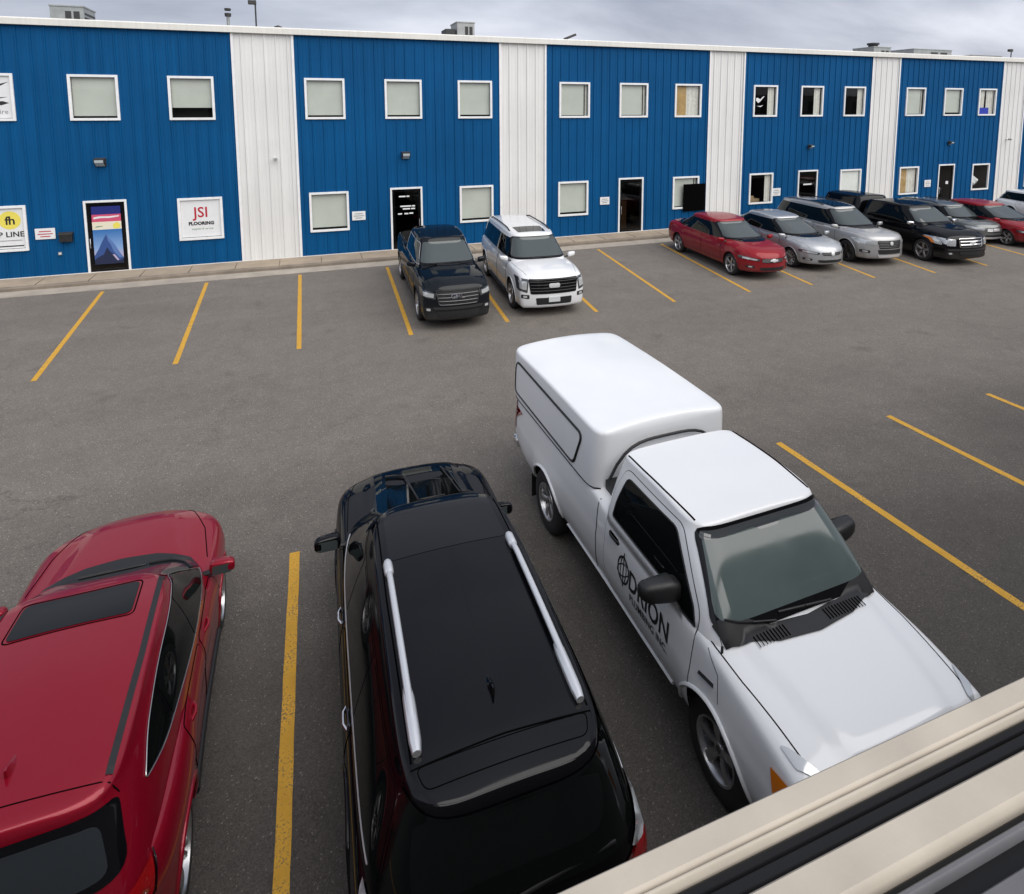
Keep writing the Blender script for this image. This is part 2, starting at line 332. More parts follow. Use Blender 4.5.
def pch(keys):
    """monotone cubic through (x, v) keys"""
    keys = sorted(keys); X = np.array([k[0] for k in keys], float); Y = np.array([k[1] for k in keys], float)
    if len(X) == 1: return lambda x: np.full_like(np.asarray(x, float), Y[0])
    h = np.diff(X); d = np.diff(Y) / h; m_ = np.zeros(len(X)); m_[0] = d[0]; m_[-1] = d[-1]
    for i in range(1, len(X) - 1):
        if d[i - 1] * d[i] > 0:
            w1 = 2 * h[i] + h[i - 1]; w2 = h[i] + 2 * h[i - 1]; m_[i] = (w1 + w2) / (w1 / d[i - 1] + w2 / d[i])
    def f(x):
        x = np.clip(np.asarray(x, float), X[0], X[-1]); i = np.clip(np.searchsorted(X, x, side='right') - 1, 0, len(X) - 2)
        t = (x - X[i]) / h[i]; t2 = t * t; t3 = t2 * t
        return (2 * t3 - 3 * t2 + 1) * Y[i] + (t3 - 2 * t2 + t) * h[i] * m_[i] + (-2 * t3 + 3 * t2) * Y[i + 1] + (t3 - t2) * h[i] * m_[i + 1]
    return f
def sstep(x): x = np.clip(x, 0, 1); return x * x * (3 - 2 * x)
# ------------------------------------------------------------------ vehicles
# local axes: x forward with 0 at the front axle, y to the vehicle's left, z up from the ground
class Car:
    def __init__(s, name, S, paint, label, cat, group, loc, heading, scale=(1, 1, 1), res=1.):
        s.S = S; s.paint = paint; s.res = res
        s.root = empty(name, loc, heading, label, cat, group); s.root.scale = scale
        s.shell()
    # ---- lower body
    def lower(s):
        S = s.S; xf, xr = S['nose'], S['tail']; res = s.res
        w, zt, zc, zb = pch(S['w']), pch(S['zt']), pch(S['zc']), pch(S['zb']); prof = pch(S['prof'])
        rF, rR = S.get('rF', .10), S.get('rR', .10)
        nphi = max(3, int(6 * res)); st = []          # (x, inset)
        for i in range(nphi + 1):
            a = math.pi / 2 * i / nphi; st.append((xr + rR * (1 - math.sin(a)), rR * (1 - math.cos(a))))
        st = st[::-1]
        n = max(24, int(80 * res))
        st += [(x, 0.) for x in np.linspace(xr + rR, xf - rF, n)[1:-1]]
        for i in range(nphi + 1):
            a = math.pi / 2 * i / nphi; st.append((xf - rF * (1 - math.sin(a)), rF * (1 - math.cos(a))))
        # st[0] is the rear face: order by x
        first = st[:nphi + 1]; first = sorted(first, key=lambda q: (q[0], -q[1])); st[:nphi + 1] = first
        last = st[-(nphi + 1):]; last = sorted(last, key=lambda q: (q[0], q[1])); st[-(nphi + 1):] = last
        nS, nT, nB, nC = max(9, int(18 * res)), max(8, int(16 * res)), 4, 5
        p = S.get('p', 3.); rc = S.get('rc', .06); rb = .06
        swF, swR = S.get('swF', .22), S.get('swR', .12); rk = S.get('rake', 0.)
        hb = S.get('bulge')
        rings = []
        for x, d in st:
            W, ZT, ZC, ZB = float(w(x)), float(zt(x)), float(zc(x)), float(zb(x))
            t = np.linspace(0, 1, nS); sy = W * prof(t); sz = ZB + t * (ZT - ZB)
            for fl in S.get('flare', []):
                sy = sy + fl[1] * np.exp(-((x - fl[0]) / .5) ** 4) * np.exp(-((sz - fl[2]) / .28) ** 2)
            y0 = sy[-1]; yy = y0 * (1 - np.linspace(0, 1, nT)); tz = ZT + (ZC - ZT) * (1 - (yy / y0) ** p)
            if hb:
                k = sstep((x - hb[0]) / .1) * sstep((hb[1] - x) / .15); yi = hb[2] + (hb[3] - hb[2]) * (x - hb[0]) / (hb[1] - hb[0]); tz = tz + hb[4] * k * (1 - sstep((yy - yi) / .10))
            # bottom + fillet + side + fillet + top
            pts = [(0, ZB), (sy[0] * .5, ZB), (sy[0] - rb, ZB)]
            a, b_, c = np.array([sy[0] - rb, ZB]), np.array([sy[0], ZB]), np.array([sy[1], sz[1]])
            c = b_ + (c - b_) * min(1, rb / max(1e-6, np.linalg.norm(c - b_)))
            pts += [tuple(a * (1 - q) ** 2 + b_ * 2 * q * (1 - q) + c * q * q) for q in np.linspace(.25, 1, 4)]
            pts += list(zip(sy[1:-2], sz[1:-2])); cz = np.interp(ZT - rc, sz, sy)
            a, b_, c = np.array([cz, ZT - rc]), np.array([y0, ZT]), np.array([y0 - rc * 1.3, np.interp(y0 - rc * 1.3, yy[::-1], tz[::-1])])
            pts += [tuple(a * (1 - q) ** 2 + b_ * 2 * q * (1 - q) + c * q * q) for q in np.linspace(0, 1, nC + 1)]
            pts += [(q, z) for q, z in zip(yy, tz) if q < y0 - rc * 1.3 - .01] if False else [(q, np.interp(q, yy[::-1], tz[::-1])) for q in np.linspace(y0 - rc * 1.3, 0, nT)[1:]]
            P = np.array(pts); zm = (ZB + ZC) / 2; hh = (ZC - ZB) / 2
            if d: P[:, 0] *= 1 - d / W; P[:, 1] = zm + (P[:, 1] - zm) * (1 - d / hh)
            eF = sstep((x - (xf - .8)) / .8); eR = sstep(((xr + .6) - x) / .6)
            xs = x - eF * swF * (np.abs(P[:, 0]) / W) ** 2.4 + eR * swR * (np.abs(P[:, 0]) / W) ** 2.4
            tzz = (P[:, 1] - ZB) / (ZC - ZB)
            xs = xs - eF * S.get('leanF', .05) * np.clip(tzz, 0, 1) ** 2 + eR * S.get('leanR', .03) * np.clip(tzz, 0, 1) ** 2
            half = np.column_stack([xs, P[:, 0], P[:, 1]])
            full = np.vstack([half, half[1:-1][::-1] * np.array([1, -1, 1])]); rings.append((full, zm))
        m = MB(); k = len(rings[0][0]); vs = [tuple(q) for r_, _ in rings for q in r_]; fs = []
        for i in range(len(rings) - 1):
            for j in range(k): fs.append((i * k + j, i * k + (j + 1) % k, (i + 1) * k + (j + 1) % k, (i + 1) * k + j))
        for end in (0, len(rings) - 1):
            r_, zm = rings[end]; base = end * k; prev = list(range(base, base + k)); sg = -1 if end == 0 else 1
            cen = np.array([r_[:, 0].max() if sg > 0 else r_[:, 0].min(), 0, zm]); K = max(3, int(6 * res))
            for q in range(1, K):
                f = 1 - q / K; ring = r_ * 1.; ring[:, 1] *= f; ring[:, 2] = zm + (ring[:, 2] - zm) * f
                sw = (swF if sg > 0 else swR)
                dx = (r_[:, 0] - cen[0]); ring[:, 0] = cen[0] + dx * f ** 2.4
                o = len(vs); vs += [tuple(v) for v in ring]; cur = list(range(o, o + k))
                for j in range(k): fs.append((prev[j], prev[(j + 1) % k], cur[(j + 1) % k], cur[j]))
                prev = cur
            o = len(vs); vs.append(tuple(cen))
            for j in range(k): fs.append((prev[j], prev[(j + 1) % k], o))
        m.add(vs, fs); return m
    # ---- greenhouse
    @staticmethod
    def outline(xF, xR, w, nF, nR, nn):
        cx = (xF + xR) / 2; a = (xF - xR) / 2
        th = np.linspace(0, 2 * math.pi, 4001)[:-1]; c, s_ = np.cos(th), np.sin(th); nx = np.where(c > 0, nF, nR)
        x = cx + a * np.sign(c) * np.abs(c) ** (2 / nx); y = w * np.sign(s_) * np.abs(s_) ** (2 / ((nF + nR) / 2))
        d = np.hypot(np.diff(np.r_[x, x[0]]), np.diff(np.r_[y, y[0]])); L = np.r_[0, np.cumsum(d)]
        u = np.linspace(0, L[-1], nn + 1)[:-1]
        return np.column_stack([np.interp(u, L, np.r_[x, x[0]]), np.interp(u, L, np.r_[y, y[0]])])
    def green(s, g):
        res = s.res; nn = max(48, int(128 * res)); zr = pch(g['zr']); r = g.get('r', .06); bow = g.get('bow', .02)
        rings = []; NT = max(5, int(10 * res)); crown = g.get('crown', .04)
        for i in range(NT + 1):
            t = i / NT; b = bow * 4 * t * (1 - t)
            o = s.outline(g['xF'][0] + (g['xF'][1] - g['xF'][0]) * t + b, g['xR'][0] + (g['xR'][1] - g['xR'][0]) * t - b * .6, g['w'][0] + (g['w'][1] - g['w'][0]) * t + b * .8, g.get('nF', 5), g.get('nR', 6), nn)
            zb0 = g['z0']; z = zb0 + t * (zr(o[:, 0]) - r - zb0); rings.append(np.column_stack([o, z]))
        bw = g['w'][1]
        def top(d, dz):
            a0 = (g['xF'][1] - g['xR'][1]) / 2; q = d / (bw - .008); df = min(d * g.get('fx', 1.4), q * a0 * .97) if q > .3 else d * g.get('fx', 1.4); dr = min(d, q * a0 * .97)
            o = s.outline(g['xF'][1] - df, g['xR'][1] + dr, max(bw - d, .008), g.get('nF', 5), g.get('nR', 6), nn)
            z = zr(o[:, 0]) - dz + crown * (1 - (np.abs(o[:, 1]) / bw) ** 2) * np.clip(1 - dz / r, 0, 1); return np.column_stack([o, z])
        nf = max(3, int(5 * res))
        for i in range(1, nf + 1):
            a = math.pi / 2 * i / nf; rings.append(top(r * (1 - math.cos(a)), r * (1 - math.sin(a))))
        K = max(4, int(10 * res))
        for i in range(1, K + 1): rings.append(top(r + (bw - r - .008) * i / K, 0))
        k = nn; vs = [tuple(q) for r_ in rings for q in r_]; fs = [list(range(k))[::-1]]
        for i in range(len(rings) - 1):
            for j in range(k): fs.append((i * k + j, i * k + (j + 1) % k, (i + 1) * k + (j + 1) % k, (i + 1) * k + j))
        fs.append(list(range((len(rings) - 1) * k, len(rings) * k)))
        return MB().add(vs, fs)
    def gh_t(s, z, g=None):
        g = g or s.S['gh']; zr = g['zr'][len(g['zr']) // 2][1]; return min(1., max(0., (z - g['z0']) / (zr - g.get('r', .06) - g['z0'])))
    def ghx(s, z, end, g=None):
        g = g or s.S['gh']; t = s.gh_t(z, g); a = g['x' + end]; return a[0] + (a[1] - a[0]) * t
    def ghw(s, z, g=None):
        g = g or s.S['gh']; t = s.gh_t(z, g); return g['w'][0] + (g['w'][1] - g['w'][0]) * t
    def shell(s):
        S = s.S; lo = s.lower(); gs = [s.green(g) for g in [S['gh']] + S.get('extra_gh', [])]
        allm = MB(); allm.add(lo.v, lo.f)
        for g in gs: allm.add(g.v, g.f)
        s.base = allm.mesh('shell'); bm = bmesh.new(); bm.from_mesh(s.base); bmesh.ops.triangulate(bm, faces=bm.faces)
        s.bvh = BVHTree.FromBMesh(bm); bm.normal_update(); s.tri = [[v.index for v in f.verts] for f in bm.faces]; s.vn = [v.normal.copy() for v in bm.verts]; s.vc = [v.co.copy() for v in bm.verts]; bm.free()
        # wheel openings cut out of the lower body
        tmp = link('tmp', lo.mesh('lower'), [M_BODY(s.paint), M['under']])
        cut = MB()
        Wd = max(k[1] for k in S['w'])
        for xw in S['axles']:
            for sg in (1, -1):
                n = max(24, int(48 * s.res)); prof = [(.001, 0), (S['Ra'], 0), (S['Ra'], 1), (.001, 1)]
                c = MB(); c.lathe([(.001, sg * (Wd - .34)), (S['Ra'], sg * (Wd - .34)), (S['Ra'], sg * (Wd + .2)), (.001, sg * (Wd + .2))], n, 'y', (xw, 0, S['Rz'])); cut.add(c.v, c.f)
        if S.get('bed'): b = S['bed']; cut.box(b[0], b[1], -b[2], b[2], b[3], b[3] + 1.5)
        co = link('cut', cut.mesh('cut'), [M['under']])
        bo = tmp.modifiers.new('b', 'BOOLEAN'); bo.object = co; bo.operation = 'DIFFERENCE'; bo.solver = 'EXACT'; bo.material_mode = 'TRANSFER'
        bpy.context.view_layer.update()
        lm = bpy.data.meshes.new_from_object(tmp.evaluated_get(bpy.context.evaluated_depsgraph_get()))
        bpy.data.objects.remove(tmp); bpy.data.objects.remove(co)
        lm.name = 'body'; lm.shade_smooth(); lm.set_sharp_from_angle(angle=R(38))
        s.body = bpy.data.objects.new('body', lm); COL.objects.link(s.body); s.body.parent = s.root
        for i, g in enumerate(gs):
            nm = 'cab' if S.get('truck') and i == 0 else ('cabin' if i == 0 else S['extra_names'][i - 1])
            mt = S.get('extra_mats', [None])[i - 1] if i else s.paint
            o = g.build(nm, mt or s.paint, s.root, 50)
            if i == 0: s.cabin = o
            else: s.extra = o
    # ---- surface projection
    def hit(s, plane, a, b):
        o, d = {'L': (Vector((a, 4, b)), Vector((0, -1, 0))), 'R': (Vector((a, -4, b)), Vector((0, 1, 0))), 'T': (Vector((a, b, 5)), Vector((0, 0, -1))),
                'F': (Vector((9, a, b)), Vector((-1, 0, 0))), 'B': (Vector((-12, a, b)), Vector((1, 0, 0)))}[plane]
        h, n, i, _ = s.bvh.ray_cast(o, d)
        if h is None: return None
        t = s.tri[i]; w = poly_3d_calc([s.vc[k] for k in t], h); nn = sum((s.vn[k] * w[j] for j, k in enumerate(t)), Vector())
        if nn.length < 1e-6: nn = n
        nn = nn.normalized()
        if nn.dot(d) > 0: nn = -nn
        if n.dot(nn) < .6: nn = n if n.dot(d) < 0 else -n
        return h, nn
    def patch(s, name, plane, poly, m, off=.003, parent=None, h=.07, smooth=True, thick=0.):
        pl = []; k = len(poly)
        for i in range(k):
            a, b = Vector(poly[i]), Vector(poly[(i + 1) % k]); n = max(1, int((b - a).length / h))
            pl += [a.lerp(b, j / n) for j in range(n)]
        nb = len(pl); xs = [p.x for p in pl]; ys = [p.y for p in pl]; pts = list(pl)
        def inside(q):
            c = False
            for i in range(k):
                (x1, y1), (x2, y2) = poly[i], poly[(i + 1) % k]
                if (y1 > q[1]) != (y2 > q[1]) and q[0] < (x2 - x1) * (q[1] - y1) / (y2 - y1) + x1: c = not c
            return c
        gx = np.arange(min(xs) + h / 2, max(xs), h); gy = np.arange(min(ys) + h / 2, max(ys), h)
        for x in gx:
            for y in gy:
                if inside((x, y)) and min((Vector((x, y)) - p).length for p in pl) > h * .4: pts.append(Vector((x, y)))
        V, E, Fc, *_ = delaunay_2d_cdt(pts, [], [list(range(nb))], 1, 1e-5)
        vs = []; ns = []; ok = []
        for p in V:
            r = s.hit(plane, p.x, p.y)
            if r is None: vs.append(Vector()); ns.append(Vector((0, 0, 1))); ok.append(False)
            else: vs.append(r[0] + r[1] * off); ns.append(r[1]); ok.append(True)
        fs = [list(f) for f in Fc if all(ok[i] for i in f)]
        fs = [f for f in fs if max((vs[f[i]] - vs[f[i - 1]]).length for i in range(len(f))) < 12 * h]
        keep = sorted({i for f in fs for i in f}); mp = {v: i for i, v in enumerate(keep)}
        me = bpy.data.meshes.new(name); me.from_pydata([vs[i] for i in keep], [], [[mp[i] for i in f] for f in fs]); me.update()
        bm = bmesh.new(); bm.from_mesh(me); bm.normal_update()
        for f in bm.faces:
            if f.normal.dot(sum((ns[keep[v.index]] for v in f.verts), Vector())) < 0: f.normal_flip()
        bm.to_mesh(me); bm.free()
        me.shade_smooth(); me.normals_split_custom_set_from_vertices([ns[i] for i in keep])
        return link(name, me, m, parent or s.root)
    def path(s, plane, pts, off=.003, step=.05, closed=False):
        out = []; k = len(pts)
        for i in range(k if closed else k - 1):
            a, b = Vector(pts[i]), Vector(pts[(i + 1) % k]); n = max(1, int((b - a).length / step)); out += [a.lerp(b, j / n) for j in range(n)]
        if not closed: out.append(Vector(pts[-1]))
        res = []
        for p in out:
            r = s.hit(plane, p.x, p.y)
            if r: res.append((r[0] + r[1] * off, r[1]))
        return res
    def line(s, mb, plane, pts, r=.004, off=.001, closed=False, n=5, step=.05):
        p = [q[0] for q in s.path(plane, pts, off, step, closed)]
        if len(p) > 1: mb.tube(p, r, n, closed=closed)
    def ribbon(s, mb, plane, pts, w, off=.004, closed=False, step=.05):
        P = s.path(plane, pts, off, step, closed); k = len(P); vs = []; fs = []
        if k < 2: return
        for i, (p, n) in enumerate(P):
            a = P[(i - 1) % k][0] if (i or closed) else p; b = P[(i + 1) % k][0] if (i < k - 1 or closed) else p
            t = (b - a).normalized(); sd = t.cross(n).normalized() * w / 2; vs += [p + sd, p - sd]
        for i in range(k if closed else k - 1):
            j = (i + 1) % k; fs.append((2 * i, 2 * i + 1, 2 * j + 1, 2 * j))
        mb.add(vs, fs)
    def text(s, name, plane, txt, size, at, m, ux=(1, 0), uy=(0, 1), parent=None, off=.004, bold=0., spacing=1., align='LEFT'):
        V, Fc = text_geo(txt, size, bold, spacing, 0, align); vs = []
        for x, y in V:
            a = at[0] + ux[0] * x + uy[0] * y; b = at[1] + ux[1] * x + uy[1] * y
            r = s.hit(plane, a, b); vs.append(r[0] + r[1] * off if r else Vector((0, 0, .5)))
        return MB().add(vs, Fc).build(name, m, parent or s.root)
    # ---- wheels
    def wheels(s, rad, width, rimr, style='five', alloy='alu', y=None):
        S = s.S; n = max(24, int(56 * s.res)); hw = width / 2
        t = MB(); c = .03
        t.lathe([(rimr, -hw + .012), (rimr + .02, -hw), (rad - .06, -hw - .004), (rad - .02, -hw + .012), (rad, -hw + .04), (rad, -.035), (rad - .01, -.03), (rad - .01, -.02), (rad, -.015), (rad, .015), (rad - .01, .02), (rad - .01, .03), (rad, .035), (rad, hw - .04), (rad - .02, hw - .012), (rad - .06, hw + .004), (rimr + .02, hw), (rimr, hw - .012)], n)
        rm = MB(); rm.lathe([(rimr - .028, -hw + .02), (rimr - .028, hw - .05), (rimr - .014, hw - .02), (rimr - .008, hw - .002), (rimr + .008, hw + .002), (rimr + .012, hw - .01), (rimr, hw - .02), (rimr - .005, -hw + .02)], n, closed=True)
        yo = hw - .025
        def spoke(a, w0, w1, dish=.03):
            sp = MB(); r0, r1 = .04, rimr - .012
            P = []
            for q in np.linspace(0, 1, 5):
                r_ = r0 + (r1 - r0) * q; w_ = w0 + (w1 - w0) * q; yy = yo - dish * (1 - q) ** 1.5 * 1. + .012 * math.sin(q * 3.1); P.append((r_, w_, yy))
            vs = []
            for r_, w_, yy in P: vs += [(r_, yy - .03, -w_), (r_, yy - .004, -w_), (r_, yy + .006, -w_ * .55), (r_, yy + .006, w_ * .55), (r_, yy - .004, w_), (r_, yy - .03, w_)]
            fs = []
            for i in range(4):
                for j in range(6): fs.append((i * 6 + j, i * 6 + (j + 1) % 6, i * 6 + 6 + (j + 1) % 6, i * 6 + 6 + j))
            fs += [tuple(range(6)), tuple(range(24, 30))]
            ca, sa = math.cos(a), math.sin(a)
            rm.add([(x * ca - z * sa, y_, x * sa + z * ca) for x, y_, z in vs], fs)
        if style == 'five':
            for i in range(5): spoke(2 * math.pi * i / 5 + .3, .030, .048)
        elif style == 'twin':
            for i in range(5):
                for d in (-.17, .17): spoke(2 * math.pi * i / 5 + d + .2, .014, .022)
        elif style == 'six':
            for i in range(6): spoke(2 * math.pi * i / 6 + .2, .026, .050)
        else:
            for i in range(10): spoke(2 * math.pi * i / 10 + .1, .013, .020)
        rm.lathe([(.001, yo - .015), (.055, yo - .015), (.062, yo - .03), (.062, yo - .06), (.001, yo - .06)], 20)
        hub = MB(); hub.lathe([(.001, hw - .10), (rimr - .05, hw - .10), (rimr - .05, hw - .125), (.001, hw - .125)], 28); hub.lathe([(rimr - .03, -hw + .05), (.001, -hw + .05), (.001, -hw + .06), (rimr - .03, -hw + .06)], 28)
        hub.lathe([(.001, yo - .012), (.03, yo - .012), (.032, yo - .02)], 14)
        first = None; yw = y
        for xw in S['axles']:
            for sg in (1, -1):
                if first is None:
                    w_ = hub.build('wheel', M['brake'], s.root, 40); a = t.build('tyre', M['rubber'], w_, 40); b = rm.build('rim', M[alloy], w_, 40); first = (w_, a, b)
                else:
                    w_ = first[0].copy(); COL.objects.link(w_)
                    for q in first[1:]: z = q.copy(); COL.objects.link(z); z.parent = w_
                w_.location = (xw, sg * yw, rad); w_.rotation_euler = (0, random.uniform(0, 1.2), 0 if sg > 0 else math.pi)
        # arch lips
        lip = MB(); Ra = S['Ra']; Rz = S['Rz']
        for xw in S['axles']:
            for sg in 'LR':
                z0 = S['lipz']; a0 = math.asin(max(-1, (z0 - Rz) / Ra)); pts = [(xw + Ra * 1.01 * math.cos(a), Rz + Ra * 1.01 * math.sin(a)) for a in np.linspace(a0, math.pi - a0, 25)]
                P = s.path(sg, pts, 0, .2); lip.tube([p + n_ * .0 for p, n_ in P], S.get('lipr', .018), 6)
        lip.islands('arch_trim', S.get('lipmat') or s.paint, s.root, 60)
    # ---- glass from the greenhouse outline
    def glass(s, side, ws=None, rear=None, tint='tint', screen='screen', trim=None, belt=None, topz=None, fm=.24, rm=.2, rtilt=0.):
        """side: list of x split positions between front and rear pillars"""
        S = s.S; g = S['gh']; zl = belt; zh = topz
        for sd in 'LR':
            xfl, xfh = s.ghx(zl, 'F') - fm, s.ghx(zh, 'F') - fm * .9; xrl, xrh = s.ghx(zl, 'R') + rm + rtilt, s.ghx(zh, 'R') + rm
            full = [(xfl, zl), (xfh, zh), (xrh, zh), (xrl, zl + S.get('kick', 0))]
            fr = s.patch('window_surround', sd, rpoly(full, [.02, .09, .10, .06]), M['blackgloss'], .003)
            cuts = [None] + list(side) + [None]
            for i in range(len(cuts) - 1):
                a, b = cuts[i], cuts[i + 1]; e = .022
                pl = [(xfl - .03 if a is None else a - e, zl + .018), (xfh - .02 if a is None else a - e, zh - .018), (xrh + .03 if b is None else b + e, zh - .018), (xrl + .03 if b is None else b + e, zl + .018 + (S.get('kick', 0) if b is None else 0))]
                if a is not None and (xfh - .02) < a: pl[1] = (xfh, zh - .018)
                s.patch('side_window', sd, rpoly(pl, [.02, .07, .07, .03]), M[tint], .006, fr)
            if trim:
                mb = MB(); s.line(mb, sd, rpoly(full, [.02, .09, .10, .06]), .007, .006, True); mb.build('window_trim', trim, fr, 60)
        if ws:
            z0, z1, m0, m1 = ws; a, b = s.ghw(z0) - m0, s.ghw(z1) - m1
            pl = [(-a, z0), (a, z0), (b, z1), (-b, z1)]
            f = s.patch('windscreen', 'F', rpoly(pl, [.05, .05, .08, .08]), M['blackgloss'], .003)
            e = .03; s.patch('glass', 'F', rpoly([(-a + e, z0 + .05), (a - e, z0 + .05), (b - e, z1 - .03), (-b + e, z1 - .03)], .06), M[screen], .006, f)
            s.ws = f
        if rear:
            z0, z1, m0, m1 = rear; a, b = s.ghw(z0) - m0, s.ghw(z1) - m1
            s.rearglass = s.patch('rear_window', 'B', rpoly([(-a, z0), (a, z0), (b, z1), (-b, z1)], .07), M[tint], .004)
    def seams(s, items, r=.004, parent=None):
        mb = MB()
        for plane, pts, closed in items: s.line(mb, plane, pts, r, .0005, closed)
        mb.islands('panel_seam', M['seam'], parent or s.root)
    def mirror(s, x, y, z, m, size=(.10, .13, .08), arm=True, sides=(1, -1)):
        for sg in sides:
            bm = bmesh.new(); bmesh.ops.create_cube(bm, size=2)
            bmesh.ops.subdivide_edges(bm, edges=list(bm.edges), cuts=3, use_grid_fill=True)
            for v in bm.verts:
                c = v.co; n4 = (abs(c.x) ** 4 + abs(c.y) ** 4 + abs(c.z) ** 4) ** .25; c = c / max(n4, 1e-6)
                yy = c.y * size[1]; k = 1 - .18 * (c.y + 1) / 2
                xx = c.x * size[0] * k; xx = xx if c.x > 0 else xx * .45
                v.co = Vector((xx - .05 * (c.y + 1) / 2, yy, c.z * size[2] * k + .012 * c.y))
            mb = MB(); mb.bm(bm)
            mb.v = [(x + p[0], sg * (y + p[1]), z + p[2]) for p in mb.v]
            o = mb.build('mirror', m, s.root, 60)
            gl = MB(); q = [(x - size[0] * .47 - .028, sg * (y + a * size[1] * .74), z + b * size[2] * .68) for a, b in rpoly([(-1, -1), (1, -1), (1, 1), (-1, 1)], .4)]
            gl.add(q, [list(range(len(q)))]); gl.build('mirror_glass', M['screen'], o)
            if arm:
                ar = MB(); ar.tube([(x - .01, sg * (y - size[1] * .5), z - size[2] * .55), (x + .02, sg * (y - size[1] - .10), z - size[2] * 1.0)], .032, 8, flat=.7); ar.build('mirror_arm', M['black'], o, 60)
    def handle(s, x, z, m, parent=None, sides='LR', ln=.10, name='door_handle', back=None):
        for sd in sides:
            P = s.path(sd, [(x - ln, z), (x + ln, z + .006)], .022, .05); mb = MB(); k = len(P)
            pts = [p - n * (.030 * abs(2 * i / (k - 1) - 1) ** 5) for i, (p, n) in enumerate(P)]
            mb.tube(pts, .014, 8, flat=1.2); pa = parent[sd] if parent else s.root; o = mb.build(name, m, pa, 60)
            if back: s.patch('handle_recess', sd, rpoly([(x - ln * .9, z - .035), (x + ln * .9, z - .035), (x + ln * .9, z + .035), (x - ln * .9, z + .035)], .03), M['seam'], .004, o)
    def doors(s, polys):
        D = []
        for pl in polys:
            d = {}
            for sd in 'LR':
                d[sd] = s.patch('door', sd, rpoly(pl, .06), s.paint, .004); mb = MB(); s.line(mb, sd, rpoly(pl, .06), .0065, -.001, True, 5, .06); mb.build('door_gap', M['seam'], d[sd])
            D.append(d)
        return D
    def wipers(s, items):
        for a, b in items:
            P = s.path('F', [a, b], .018, .08); mb = MB(); mb.tube([p for p, n in P], .011, 6); 
            A = s.path('F', [a, ((a[0] + b[0]) / 2, (a[1] + b[1]) / 2)], .03, .1); mb.tube([p for p, n in A], .009, 5); mb.build('wiper', M['black'], s.root, 60)
    def fin(s, x, m, h=.07):
        z = s.hit('T', x, 0)[0].z; mb = MB(); vs = []; N = 7
        for i in range(N):
            q = i / (N - 1); hh = h * (q ** 1.3) * (1 if q < .95 else .8); w_ = .034 * math.sin(math.pi * min(q * .8 + .15, 1)) + .006
            vs += [(x + .08 - .17 * q, -w_, z - .02), (x + .08 - .17 * q - .01 * q, -.006, z + hh), (x + .08 - .17 * q - .01 * q, .006, z + hh), (x + .08 - .17 * q, w_, z - .02)]
        fs = [(i * 4 + j, i * 4 + (j + 1) % 4, i * 4 + 4 + (j + 1) % 4, i * 4 + 4 + j) for i in range(N - 1) for j in range(4)] + [(0, 1, 2, 3), (N * 4 - 4, N * 4 - 3, N * 4 - 2, N * 4 - 1)]
        mb.add(vs, fs); mb.build('antenna_fin', m, s.root, 60)
    def slab(s, name, plane, poly, m, d=.03, parent=None, h=.08):
        return s.patch(name, plane, poly, m, d, parent, h)
def M_BODY(p): return p
